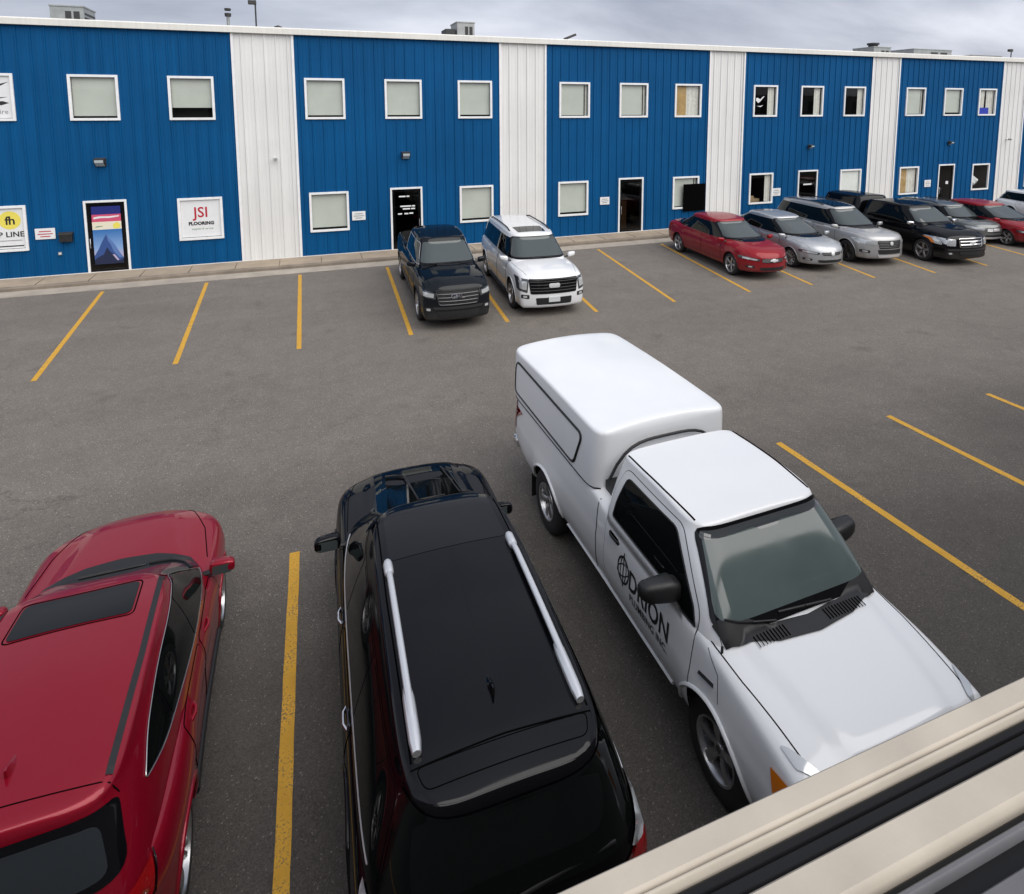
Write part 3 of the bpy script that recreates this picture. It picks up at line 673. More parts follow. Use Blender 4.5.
# ------------------------------------------------------------------ the three near vehicles
def truck():
    S = dict(nose=1.06, tail=-5.12, truck=True, axles=(0, -3.76), Ra=.49, Rz=.43, lipz=.36, lipr=.022,
        w=[(-5.12, .955), (-4.6, .975), (-2.2, .98), (-1.2, 1.0), (-.2, 1.02), (.55, 1.035), (1.06, 1.03)],
        zt=[(-5.12, 1.44), (-2.28, 1.42), (-2.12, 1.37), (-.3, 1.33), (.1, 1.29), (.6, 1.22), (.95, 1.15), (1.06, 1.12)],
        zc=[(-5.12, 1.46), (-2.28, 1.45), (-2.12, 1.46), (-.3, 1.42), (.1, 1.36), (.6, 1.29), (.95, 1.21), (1.06, 1.17)],
        zb=[(-5.12, .62), (-4.5, .50), (.3, .46), (1.06, .50)],
        prof=[(0, .93), (.1, .965), (.3, .995), (.5, 1.0), (.62, .99), (.72, .985), (.88, .97), (1, .95)], p=5.5, rc=.06, swF=.085, swR=.05, leanF=.03, rF=.05, rR=.05,
        flare=[(0, .035, .78), (-3.76, .035, .78)], bulge=(-.15, 1.6, .68, .40, .045),
        gh=dict(xF=(.10, -.60), xR=(-2.16, -2.04), w=(.965, .765), z0=1.30, zr=[(-2.0, 2.04), (-1.3, 2.06), (-.65, 2.03)], nF=6.5, nR=12, r=.04, bow=.02, crown=.02),
        extra_gh=[dict(xF=(-2.34, -2.27), xR=(-5.14, -5.26), w=(.965, .925), z0=1.43, zr=[(-5.3, 2.14), (-3.7, 2.17), (-2.3, 2.15)], nF=16, nR=14, r=.038, bow=.012, crown=.07, fx=1.0)],
        extra_names=['canopy'], extra_mats=[M['cap']])
    c = Car('pickup_truck', S, M['p_white'], 'white single-cab pickup with a white canopy, black logo on its door, nearest the window sill', 'pickup truck', None, (4.083, 4.052, 0), R(-90) + .0286)
    c.wheels(.43, .27, .245, 'five', y=.83)
    # door, window, writing
    dpl = [(-.30, .56), (-1.90, .56), (-2.02, .75), (-2.0, 1.34), (-1.98, 1.62), (-1.84, 1.96), (-.80, 1.96), (-.30, 1.44)]
    D = {}
    for sd in 'LR':
        d = c.patch('door', sd, rpoly(dpl, [.05, .05, .1, .1, .1, .1, .08, .1]), c.paint, .004, h=.06); D[sd] = d
        mb = MB(); c.line(mb, sd, rpoly(dpl, [.05, .05, .1, .1, .1, .1, .08, .1]), .006, -.001, True); mb.build('door_gap', M['seam'], d)
        wpl = [(-.33, 1.33), (-.56, 1.33), (-.66, 1.395), (-1.88, 1.41), (-1.86, 1.60), (-1.77, 1.89), (-.86, 1.90), (-.40, 1.46)]
        w_ = c.patch('side_window', sd, rpoly(wpl, [.01, .05, .08, .03, .06, .07, .06, .03]), M['tint'], .008, d, h=.06)
        mb = MB(); c.line(mb, sd, rpoly(wpl, [.01, .05, .08, .03, .06, .07, .06, .03]), .009, .006, True); mb.build('window_seal', M['black'], d, 60)
    c.handle(-1.80, 1.20, M['black'], D, ln=.12, back=True)
    # door lettering reads correctly on each flank
    for sd, ux in (('R', (1, 0)), ('L', (-1, 0))):
        x0 = -1.60 if sd == 'R' else -.44
        q = 1 if sd == 'R' else -1
        c.text('lettering', sd, 'DRION', .285, (x0 + q * .17, .90), M['ink'], ux=(ux[0] * .84, 0), parent=D[sd], off=.008, bold=.006, spacing=1.03)
        c.text('lettering', sd, 'PLUMBING INC.', .11, (x0 + q * .20, .775), M['ink'], ux=(ux[0] * .90, 0), parent=D[sd], off=.008, bold=.002, spacing=1.05)
        cx, cz = x0 + q * .05, 1.0; mb = MB()
        for a, b, r0, w0 in ((.115, .135, 0, .022), (.060, .150, 0, .014), (.135, .06, .5, .013)):
            pts = [(cx + a * math.cos(t) * math.cos(r0) - b * math.sin(t) * math.sin(r0), cz + a * math.cos(t) * math.sin(r0) + b * math.sin(t) * math.cos(r0)) for t in np.linspace(0, 2 * math.pi, 41)[:-1]]
            c.ribbon(mb, sd, pts, w0, .008, True)
        c.ribbon(mb, sd, [(cx, cz - .19), (cx, cz + .19)], .018, .0085)
        mb.build('emblem', M['ink'], D[sd])
    # windscreen and cowl
    z0, z1 = 1.44, 2.012; a, b = c.ghw(z0) - .03, c.ghw(z1) - .04
    f = c.patch('windscreen', 'F', rpoly([(-a, z0 - .01), (a, z0 - .01), (b, z1), (-b, z1)], [.06, .06, .10, .10]), M['blackgloss'], .010, h=.03)
    c.patch('glass', 'F', rpoly([(-a + .035, z0 + .05), (a - .035, z0 + .05), (b - .03, z1 - .03), (-b + .03, z1 - .03)], .07), M['screen_near'], .015, f, h=.03)
    c.patch('shade_band', 'F', rpoly([(-b - .005, z1 - .085), (-.15, z1 - .07), (-.12, z1 - .10), (.12, z1 - .10), (.15, z1 - .07), (b + .005, z1 - .085), (b - .03, z1 - .03), (-b + .03, z1 - .03)], .03), M['lensdark'], .017, f, h=.03)
    cow = [(-.26, -.86), (-.02, -.72), (.13, -.35), (.17, 0), (.13, .35), (-.02, .72), (-.26, .86), (-.26, .84), (.0, .35), (.03, 0), (.0, -.35), (-.26, -.84)]
    cow = [(-.02, -.86), (.14, -.42), (.18, 0), (.14, .42), (-.02, .86), (-.18, .89), (-.02, .42), (.02, 0), (-.02, -.42), (-.18, -.89)]
    cw = c.patch('cowl_panel', 'T', cow, M['black'], .012, h=.05)
    lv = MB()
    for y in np.arange(.16, .60, .035): c.line(lv, 'T', [(.03, y), (.13, y)], .005, .016)
    for y in np.arange(-.62, -.30, .035): c.line(lv, 'T', [(.03, y), (.13, y)], .005, .016)
    lv.islands('cowl_louvre', M['seam'], cw)
    c.wipers([((.30, 1.435), (-.28, 1.47)), ((-.34, 1.435), (-.80, 1.50))])
    c.mirror(-.66, 1.12, 1.49, M['black'], (.13, .20, .11))
    # hood, fender seams, cab roof ditches
    mb = MB()
    for sg in (1, -1):
        c.line(mb, 'T', [(-.14, sg * .925), (.25, sg * .91), (.6, sg * .875), (.88, sg * .85), (.99, sg * .80)], .006, -.001)
        c.line(mb, 'T', [(-.72, sg * .70), (-1.2, sg * .725), (-1.6, sg * .728), (-1.93, sg * .72)], .012, -.002)
    for sd in 'LR':
        c.line(mb, sd, [(-2.22, .55), (-2.22, 1.40)], .007, -.001)
        c.line(mb, sd, [(-2.34, 1.432), (-5.05, 1.44)], .008, 0)
        c.line(mb, sd, [(-.13, 1.30), (.05, 1.20), (.10, 1.0)], .004, -.001)
    c.line(mb, 'F', [(-.76, 1.145), (0, 1.175), (.76, 1.145)], .006, -.001)
    mb.islands('panel_seam', M['seam'], c.root)
    bd = MB(); bd.box(-2.32, -2.14, -.80, .80, 1.35, 1.55); bd.build('cab_gap_seal', M['black'], c.root)
    hi = MB(); hi.tube([(-2.23, y, 1.60 + .40 * (1 - (abs(y) / .8) ** 4)) for y in np.linspace(-.8, .8, 17)], .018, 8); hi.build('canopy_boot', M['black'], c.root, 60)
    # canopy side windows (white panel with a black gasket)
    for sd in 'LR':
        pl = rpoly([(-2.86, 1.50), (-2.66, 1.97), (-5.0, 2.02), (-5.0, 1.54)], [.1, .12, .12, .1])
        w_ = c.patch('canopy_window', sd, pl, M['cap'], .012, h=.08); mb = MB(); c.line(mb, sd, pl, .019, .006, True); mb.build('gasket', M['black'], w_, 60)
    # mouldings, vents
    for sd in 'LR':
        mb = MB(); c.line(mb, sd, [(-.17, 1.05), (.02, 1.09)], .019, .0); mb.build('fender_vent', M['black'], c.root, 60)
        mb = MB(); P = c.path(sd, [(-3.1, .50), (-.62, .50)], -.015); mb.tube([p for p, n in P], .045, 8, flat=.5); mb.build('rocker_moulding', c.paint, c.root, 60)
    a_ = MB(); h_, n_ = c.hit('T', -.02, -.905); a_.tube([h_ - Vector((0, 0, .02)), h_ + Vector((0, 0, .05))], .012, 8); a_.tube([h_ + Vector((0, 0, .05)), h_ + Vector((-.28, -.02, .62))], .0035, 6); a_.build('antenna', M['black'], c.root, 60)
    # lamps
    for sg in (1, -1):
        pl = [(sg * .60, 1.02), (sg * .955, 1.085), (sg * .955, .76), (sg * .62, .74)]
        hl = c.patch('headlight', 'F', rpoly(pl, .04), M['lens'], .012, h=.04)
        sd = 'L' if sg > 0 else 'R'
        c.patch('turn_signal', sd, rpoly([(.70, 1.06), (.75, .88), (.84, .84), (.90, 1.07)], [.01, .05, .02, .02]), M['amber'], .014, hl, h=.04)
        c.patch('lamp_cover', 'T', rpoly([(.74, sg * .90), (.70, sg * .94), (.86, sg * .93), (.98, sg * .82), (.94, sg * .79)], .015), M['lens'], .012, hl, h=.03)
        tl = c.patch('taillight', 'B', rpoly([(sg * .80, .92), (sg * .95, .92), (sg * .95, 1.36), (sg * .80, 1.36)], .03), M['redlens'], .012, h=.05)
        c.patch('taillight_wrap', sd, rpoly([(-4.98, .94), (-5.10, .94), (-5.10, 1.36), (-4.98, 1.36)], .02), M['redlens'], .012, tl, h=.05)
    g = c.patch('grille', 'F', rpoly([(-.56, 1.06), (.56, 1.06), (.54, .74), (-.54, .74)], .05), M['black'], .01, h=.06); mb = MB()
    for z in (.82, .90, .98): c.line(mb, 'F', [(-.54, z), (.54, z)], .018, .02)
    mb.build('grille_bars', M['chrome'], g, 60)
    for nm, x0, x1, z0_, z1_, w_ in (('front_bumper', .86, 1.14, .46, .70, .90), ('rear_bumper', -5.30, -5.06, .52, .70, .92)):
        m_ = MB(); m_.box(x0, x1, -w_, w_, z0_, z1_, .06); m_.build(nm, M['p_white'] if 'front' in nm else M['chrome'], c.root, 60)
    pl = MB(); pl.box(-5.33, -5.318, -.17, .17, .54, .68); pl.build('licence_plate', M['plate'], c.root)
    rg = c.patch('rear_window', 'B', rpoly([(-.66, 1.58), (.66, 1.58), (.60, 1.95), (-.60, 1.95)], .08), M['tint'], .006)
    mf = MB(); mf.box(-4.30, -4.285, .70, .97, .20, .55); mf.box(-4.30, -4.285, -.97, -.70, .20, .55); mf.islands('mud_flap', M['black'], c.root)
    return c

def suv_black():
    S = dict(nose=.94, tail=-4.20, axles=(0, -2.98), Ra=.47, Rz=.40, lipz=.35,
        w=[(-4.20, .96), (-3.6, .995), (-2.6, 1.0), (-1., 1.0), (0, .99), (.6, .965), (.94, .90)],
        zt=[(-4.20, 1.08), (-3.7, 1.14), (-2, 1.13), (-.3, 1.10), (.3, 1.10), (.75, 1.07), (.94, 1.00)],
        zc=[(-4.20, 1.12), (-3.7, 1.2), (-2, 1.22), (-.3, 1.19), (.3, 1.19), (.75, 1.15), (.94, 1.08)],
        zb=[(-4.20, .40), (-3.5, .30), (.2, .28), (.94, .34)],
        prof=[(0, .93), (.12, .97), (.35, .995), (.55, 1.), (.75, .985), (.9, .965), (1, .925)], p=3.6, rc=.06, swF=.19, swR=.12, rF=.08, rR=.08, bulge=(-.3, .9, .60, .48, .025),
        gh=dict(xF=(.12, -1.02), xR=(-4.25, -4.08), w=(.955, .685), z0=1.04, zr=[(-4.2, 1.69), (-3.97, 1.765), (-3.75, 1.81), (-2.4, 1.86), (-1.3, 1.84), (-1.0, 1.79)], nF=4.2, nR=7.5, r=.055, bow=.03, crown=.03), kick=.05)
    c = Car('parked_suv', S, M['p_black'], 'black SUV with silver roof rails, parked nose-out beside the white pickup', 'SUV', None, (1.165, 7.36, 0), R(90) - .020)
    c.wheels(.40, .26, .255, 'twin', y=.855)
    D = c.doors([[(-.42, .42), (-1.56, .40), (-1.58, 1.09), (-.50, 1.09)], [(-1.62, .40), (-2.40, .42), (-2.62, .80), (-2.74, 1.10), (-1.63, 1.09)]])
    c.glass([-1.60, -2.72], tint='tint', belt=1.17, topz=1.69, fm=.26, rm=.28)
    for sd in 'LR':
        mb = MB(); c.line(mb, sd, [(-.42, 1.165), (-2.0, 1.165), (-3.75, 1.20)], .0055, .006); mb.build('belt_trim', M['satin'], c.root, 60)
    c.glass([], ws=(1.20, 1.755, .06, .075), belt=1.17, topz=1.69) if False else None
    z0, z1 = 1.20, 1.75; a, b = c.ghw(z0) - .05, c.ghw(z1) - .07
    f = c.patch('windscreen', 'F', rpoly([(-a, z0), (a, z0), (b, z1), (-b, z1)], [.06, .06, .1, .1]), M['tint'], .004, h=.06)
    z0, z1 = 1.19, 1.735; a, b = c.ghw(z0) - .05, c.ghw(z1) - .04
    c.patch('rear_window', 'B', rpoly([(-a, z0), (a, z0), (b, z1), (b * .55, z1 - .03), (-b * .55, z1 - .03), (-b, z1)], [.08, .08, .03, .4, .4, .03]), M['tint'], .010, h=.03)
    mb = MB(); h1, h2 = c.path('B', [(.05, z0 + .02), (-.62, z0 + .06)], .02, .7)[0::1][:1], c.path('B', [(-.62, z0 + .06), (-.6, z0 + .06)], .02, .1)[:1]; mb.tube([h1[0][0], h2[0][0]], .012, 6); mb.build('rear_wiper', M['black'], c.root, 60)
    c.handle(-1.40, 1.00, M['chrome'], {k: c.root for k in 'LR'}, ln=.105); c.handle(-2.52, 1.01, M['chrome'], {k: c.root for k in 'LR'}, ln=.105)
    c.mirror(-.48, 1.075, 1.17, c.paint, (.10, .14, .085), sides=(1,)); c.mirror(-.52, .93, 1.16, c.paint, (.07, .10, .08), sides=(-1,))
    c.wipers([((.35, 1.20), (-.30, 1.23)), ((-.36, 1.20), (-.84, 1.24))])
    # glass roof panels, seams
    c.patch('sunroof', 'T', rpoly([(-1.16, -.53), (-1.16, .53), (-1.95, .55), (-1.95, -.55)], .06), M['blackgloss'], .003)
    mb = MB(); pl = rpoly([(-3.80, -.585), (-3.80, .585), (-3.93, .54), (-3.93, -.54)], .05)
    c.line(mb, 'T', [(-3.80, -.66), (-3.78, 0), (-3.80, .66)], .007, -.002); c.line(mb, 'T', pl, .004, -.001, True)
    for sg in (1, -1): c.line(mb, 'T', [(-1.12, sg * .595), (-2.4, sg * .615), (-3.76, sg * .605)], .008, -.002); c.line(mb, 'T', [(-.30, sg * .86), (.3, sg * .82), (.74, sg * .70)], .006, -.001)
    c.line(mb, 'F', [(-.70, .985), (0, 1.02), (.70, .985)], .006, -.001)
    mb.islands('panel_seam', M['seam'], c.root)
    0 and c.slab('rear_spoiler', 'T', rpoly([(-3.93, -.60), (-3.93, .60), (-4.06, .58), (-4.10, .25), (-4.10, -.25), (-4.06, -.58)], [.03, .03, .06, .3, .3, .06]), c.paint, .014, h=.06)
    for sg in (1, -1):
        y = sg * .565; xs = np.linspace(-2.02, -3.70, 16); pts = []
        for i, x in enumerate(xs):
            z = c.hit('T', float(x), y)[0].z; q = i / 15; pts.append((float(x), y, z + .052 * min(1, 8 * min(q, 1 - q)) ** .5 + .004))
        mb = MB()
        mb.tube(pts, .027, 8, flat=.8); r_ = mb.build('roof_rail', M['satin'], c.root, 60)
        for x0, x1 in ((-1.98, -2.16), (-3.28, -3.74)):
            mb = MB(); P = [(x, y, c.hit('T', x, y)[0].z + .03) for x in np.linspace(x0, x1, 7)]
            mb.tube(P, [.030, .041, .042, .042, .042, .041, .030], 8); mb.build('rail_foot', M['satin'], r_, 60)
    c.fin(-3.42, c.paint, .075)
    for sg in (1, -1):
        sd = 'L' if sg > 0 else 'R'
        t = c.patch('taillight', sd, rpoly([(-3.98, 1.03), (-4.02, .92), (-4.12, .90), (-4.16, 1.06)], .04), M['redlens'], .012, h=.04)
        c.patch('lamp_trim', sd, rpoly([(-3.74, 1.135), (-3.80, 1.075), (-4.08, 1.03), (-4.15, 1.12)], .03), M['lens'], .018, t, h=.04)
        c.patch('taillight_inner', 'B', rpoly([(sg * .56, .88), (sg * .88, .88), (sg * .88, 1.09), (sg * .56, 1.06)], .03), M['redlens'], .012, t, h=.05)
        c.patch('headlight', 'F', rpoly([(sg * .50, .90), (sg * .90, .96), (sg * .90, .80), (sg * .52, .78)], .03), M['lens'], .01, h=.05)
    c.patch('grille', 'F', rpoly([(-.48, .92), (.48, .92), (.42, .62), (-.42, .62)], .05), M['black'], .01)
    pl = MB(); h_ = c.hit('B', 0, .80)[0]; pl.box(h_.x - .015, h_.x + .02, -.17, .17, .70, .86); pl.build('licence_plate', M['plate'], c.root)
    for sd in 'LR':
        mb = MB(); P = c.path(sd, [(-2.45, .34), (-.55, .34)], .01); mb.tube([p for p, n in P], .04, 8); mb.build('rocker_moulding', M['black'], c.root, 60)
    return c

def suv_red():
    S = dict(nose=1.06, tail=-3.62, axles=(0, -2.70), Ra=.435, Rz=.37, lipz=.33,
        w=[(-3.62, .84), (-3.2, .92), (-2.6, .95), (-1.4, .925), (-.3, .935), (.4, .92), (.8, .87), (1.02, .80)],
        zt=[(-3.62, 1.06), (-3.2, 1.12), (-2, 1.06), (-.6, 1.02), (0, 1.02), (.5, 1.02), (.85, .99), (1.05, .91)],
        zc=[(-3.62, 1.1), (-3.2, 1.16), (-2, 1.12), (-.6, 1.10), (0, 1.11), (.5, 1.11), (.85, 1.08), (1.05, 1.0)],
        zb=[(-3.62, .38), (-3, .28), (.3, .25), (1.02, .30)],
        prof=[(0, .93), (.12, .97), (.35, .985), (.55, .985), (.72, 1.0), (.88, .975), (1, .93)], p=2.8, rc=.07, swF=.24, swR=.18, rF=.10, rR=.10, bulge=(-.3, .85, .56, .36, .022), leanF=.10,
        flare=[(0, .02, .68), (-2.70, .03, .70)],
        gh=dict(xF=(.02, -1.07), xR=(-3.62, -3.30), w=(.885, .675), z0=.96, zr=[(-3.35, 1.57), (-3.0, 1.615), (-2, 1.655), (-1.3, 1.635), (-1.03, 1.585)], nF=4.2, nR=8, r=.05, bow=.035, crown=.03), kick=.14)
    c = Car('parked_hatchback', S, M['p_red'], 'dark red crossover with a sunroof at the left edge, parked nose-out beside the black SUV', 'crossover', None, (-1.99, 7.53, 0), R(90) + .012)
    c.wheels(.37, .235, .245, 'twin', y=.80)
    D = c.doors([[(-.40, .40), (-1.36, .38), (-1.38, 1.02), (-.48, 1.0)], [(-1.42, .38), (-2.08, .40), (-2.34, .75), (-2.36, 1.05), (-1.43, 1.02)]])
    # the dark side glass tapers to a point over the rear wheel
    for sd in 'LR':
        full = [(-.46, 1.085), (-.98, 1.46), (-1.3, 1.545), (-2.2, 1.54), (-2.72, 1.47), (-3.0, 1.36), (-2.62, 1.24), (-1.6, 1.11)]
        rr = [.03, .2, .2, .3, .2, .05, .2, .3]
        fr = c.patch('window_surround', sd, rpoly(full, rr), M['blackgloss'], .003, h=.06)
        c.patch('side_window', sd, rpoly([(-.53, 1.10), (-1.0, 1.45), (-1.3, 1.525), (-1.44, 1.528), (-1.44, 1.112), (-1.3, 1.105)], .03), M['tint'], .006, fr, h=.06)
        c.patch('side_window', sd, rpoly([(-1.50, 1.115), (-1.50, 1.528), (-2.2, 1.52), (-2.36, 1.50), (-2.36, 1.21), (-1.7, 1.135)], .03), M['tint'], .006, fr, h=.06)
        c.patch('side_window', sd, rpoly([(-2.42, 1.22), (-2.42, 1.49), (-2.7, 1.45), (-2.93, 1.36), (-2.62, 1.26)], .03), M['tint'], .006, fr, h=.06)
        mb = MB(); c.line(mb, sd, rpoly(full, rr), .0042, .006, True); mb.build('window_trim', M['alu'], fr, 60)
    z0, z1 = 1.165, 1.545; a, b = c.ghw(z0) - .05, c.ghw(z1) - .085
    f = c.patch('windscreen', 'T', [(-.41, -.755), (-.32, -.4), (-.285, 0), (-.32, .4), (-.41, .755), (-.70, .70), (-1.04, .575), (-1.065, 0), (-1.04, -.575), (-.70, -.70)], M['rearglass'], .008, h=.04)
    z0, z1 = 1.20, 1.535; a, b = c.ghw(z0) - .07, c.ghw(z1) - .045
    r_ = c.patch('rear_window', 'B', rpoly([(-a, z0), (a, z0), (b, z1 - .02), (b * .6, z1), (-b * .6, z1), (-b, z1 - .02)], [.08, .08, .05, .3, .3, .05]), M['blackgloss'], .010, h=.025)
    c.patch('glass', 'B', rpoly([(-a + .09, z0 + .04), (a - .09, z0 + .04), (b - .08, z1 - .065), (b * .55, z1 - .045), (-b * .55, z1 - .045), (-b + .08, z1 - .065)], .06), M['rearglass'], .015, r_, h=.025)
    c.patch('cowl_panel', 'T', [(-.22, -.66), (-.11, -.33), (-.08, 0), (-.11, .33), (-.22, .66), (-.45, .77), (-.34, .4), (-.305, 0), (-.34, -.4), (-.45, -.77)], M['black'], .006)
    c.patch('sunroof', 'T', rpoly([(-1.28, -.43), (-1.31, 0), (-1.28, .43), (-1.70, .44), (-1.70, -.44)], [.06, .3, .06, .06, .06]), M['tint'], .006)
    mb = MB()
    c.line(mb, 'T', rpoly([(-1.26, -.45), (-1.29, 0), (-1.26, .45), (-1.72, .46), (-1.72, -.46)], [.06, .3, .06, .06, .06]), .006, 0, True)
    for sg in (1, -1):
        c.line(mb, 'T', [(-.22, sg * .82), (.3, sg * .74), (.70, sg * .58), (.80, sg * .50)], .006, -.001)
    c.line(mb, 'F', [(-.60, .86), (0, .905), (.60, .86)], .006, -.001); c.line(mb, 'T', [(-3.16, -.66), (-3.13, 0), (-3.16, .66)], .006, -.002)
    mb.islands('panel_seam', M['seam'], c.root)
    for sg in (1, -1):
        mb = MB(); c.ribbon(mb, 'T', [(-1.10, sg * .575), (-1.4, sg * .595), (-2.2, sg * .612), (-3.12, sg * .60)], .045, .004); mb.build('roof_strip', M['black'], c.root)
    0 and c.slab('rear_spoiler', 'T', rpoly([(-3.17, -.60), (-3.15, 0), (-3.17, .60), (-3.27, .60), (-3.29, 0), (-3.27, -.60)], [.03, .3, .03, .03, .3, .03]), c.paint, .012, h=.05)
    c.handle(-1.12, .93, c.paint, D[0], ln=.09); c.handle(-2.12, .96, c.paint, D[1], ln=.09)
    c.mirror(-.50, 1.0, 1.09, c.paint, (.10, .125, .075))
    c.wipers([((.32, 1.18), (-.28, 1.19)), ((-.30, 1.18), (-.72, 1.21))])
    c.fin(-2.86, c.paint, .07)
    for sg in (1, -1):
        sd = 'L' if sg > 0 else 'R'
        t = c.patch('taillight', sd, rpoly([(-3.26, 1.09), (-3.36, .92), (-3.52, .88), (-3.55, 1.08)], .03), M['redlens'], .012, h=.04)
        mb = MB(); c.line(mb, sd, [(-3.24, 1.10), (-3.35, .91), (-3.50, .87)], .008, .012); mb.build('lamp_trim', M['chrome'], t, 60)
        c.patch('headlight', 'F', rpoly([(sg * .42, .72), (sg * .80, .80), (sg * .80, .68), (sg * .44, .63)], .03), M['lens'], .01, h=.05)
    c.patch('grille', 'F', rpoly([(-.38, .70), (.38, .70), (.34, .46), (-.34, .46)], .05), M['black'], .01)
    for sd in 'LR':
        mb = MB(); P = c.path(sd, [(-2.22, .33), (-.48, .33)], .01); mb.tube([p for p, n in P], .035, 8); mb.build('rocker_moulding', M['black'], c.root, 60)
    return c
# ------------------------------------------------------------------ the place
def ground():
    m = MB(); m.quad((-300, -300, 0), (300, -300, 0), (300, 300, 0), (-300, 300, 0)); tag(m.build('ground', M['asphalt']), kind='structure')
    YG, YK, YW = 24.05, 24.78, 26.12
    m = MB(); m.box(-24, 56, YG, YK, -.1, .012); tag(m.build('gutter', M['gutter']), kind='structure')
    m = MB(); m.prism([(YK, -.1), (YK, .105), (YK + .035, .135), (YK + .16, .138), (YK + .16, -.1)], -24, 56, 'x'); tag(m.build('kerb', M['kerb']), kind='structure')
    m = MB(); m.prism([(YK + .162, -.1), (YK + .162, .134), (YW + .3, .15), (YW + .3, -.1)], -24, 56, 'x'); tag(m.build('sidewalk', M['sidewalk']), kind='structure')
    j = MB()
    for x in np.arange(-22, 55, 1.5): j.box(x - .006, x + .006, YK + .17, YW - .02, .10, .1405 + .004)
    j.islands('sidewalk_joint', M['seam'], kind='structure')
    def pl(a, b, w=.115):
        a, b = Vector((*a, .004)), Vector((*b, .004)); t = (b - a).normalized(); s_ = Vector((-t.y, t.x, 0)) * w / 2
        m = MB(); N = 40
        vs = []
        for i in range(N + 1):
            p = a.lerp(b, i / N); vs += [p + s_ * (1 + random.uniform(-.05, .05)), p - s_ * (1 + random.uniform(-.05, .05))]
        m.add(vs, [(2 * i, 2 * i + 1, 2 * i + 3, 2 * i + 2) for i in range(N)]); tag(m.build('parking_line', M['line']), kind='structure')
    for a, b in [((-6.31, 23.8), (-5.74, 16.3)), ((-3.27, 23.8), (-3.0, 16.27)), ((-.28, 23.8), (-.29, 16.26)), ((2.79, 23.8), (2.48, 16.27)), ((5.75, 23.8), (5.18, 16.36)), ((8.7, 23.8), (7.9, 16.29)), ((11.55, 23.8), (10.58, 16.33)), ((14.63, 23.8), (13.46, 16.4)),
                 ((17.3, 23.8), (15.98, 16.35)), ((20.4, 23.8), (18.73, 16.28)), ((23.4, 23.8), (21.36, 16.03)), ((26.4, 23.8), (24.2, 16.1)), ((29.4, 23.8), (27.2, 16.1)), ((32.4, 23.8), (30.2, 16.1)), ((-9.3, 23.8), (-8.5, 16.3))]: pl(a, b)
    for a, b in [((-.32, 8.54), (-.44, 1.2)), ((7.75, 8.53), (7.97, 1.2)), ((10.45, 8.59), (10.72, 1.2)), ((13.22, 8.58), (13.3, 1.2)), ((16., 8.6), (16.1, 1.2)), ((-3.1, 8.54), (-3.3, 1.2)), ((4.9, 8.54), (5.0, 1.2)), ((2.55, 8.54), (2.45, 1.2))][:6]: pl(a, b, .125)
ground()

FY = 26.1241549
WIN_U = dict(A=-7.45, B=-4.45, C=.14, D=3.15, E=6.13, H=10.7, I=13.68, J=16.62, M=21.16, N=24.14, O=27.03, R=31.5, S=34.47, T=37.31)
WIN_L = dict(JS=-4.39, F=.15, G=6.15, K=10.66, L=16.62, P=21.1, Q=27.05, U=31.37, V=37.21)
DOORS = dict(d1=-7.29, d2=3.26, d3=13.69, d4=24.19, d5=34.41)
ZU, ZL, ZD, WW, WD = (5.519, 7.097), (1.0885, 2.6623), (.15, 2.717), 1.484, 1.313

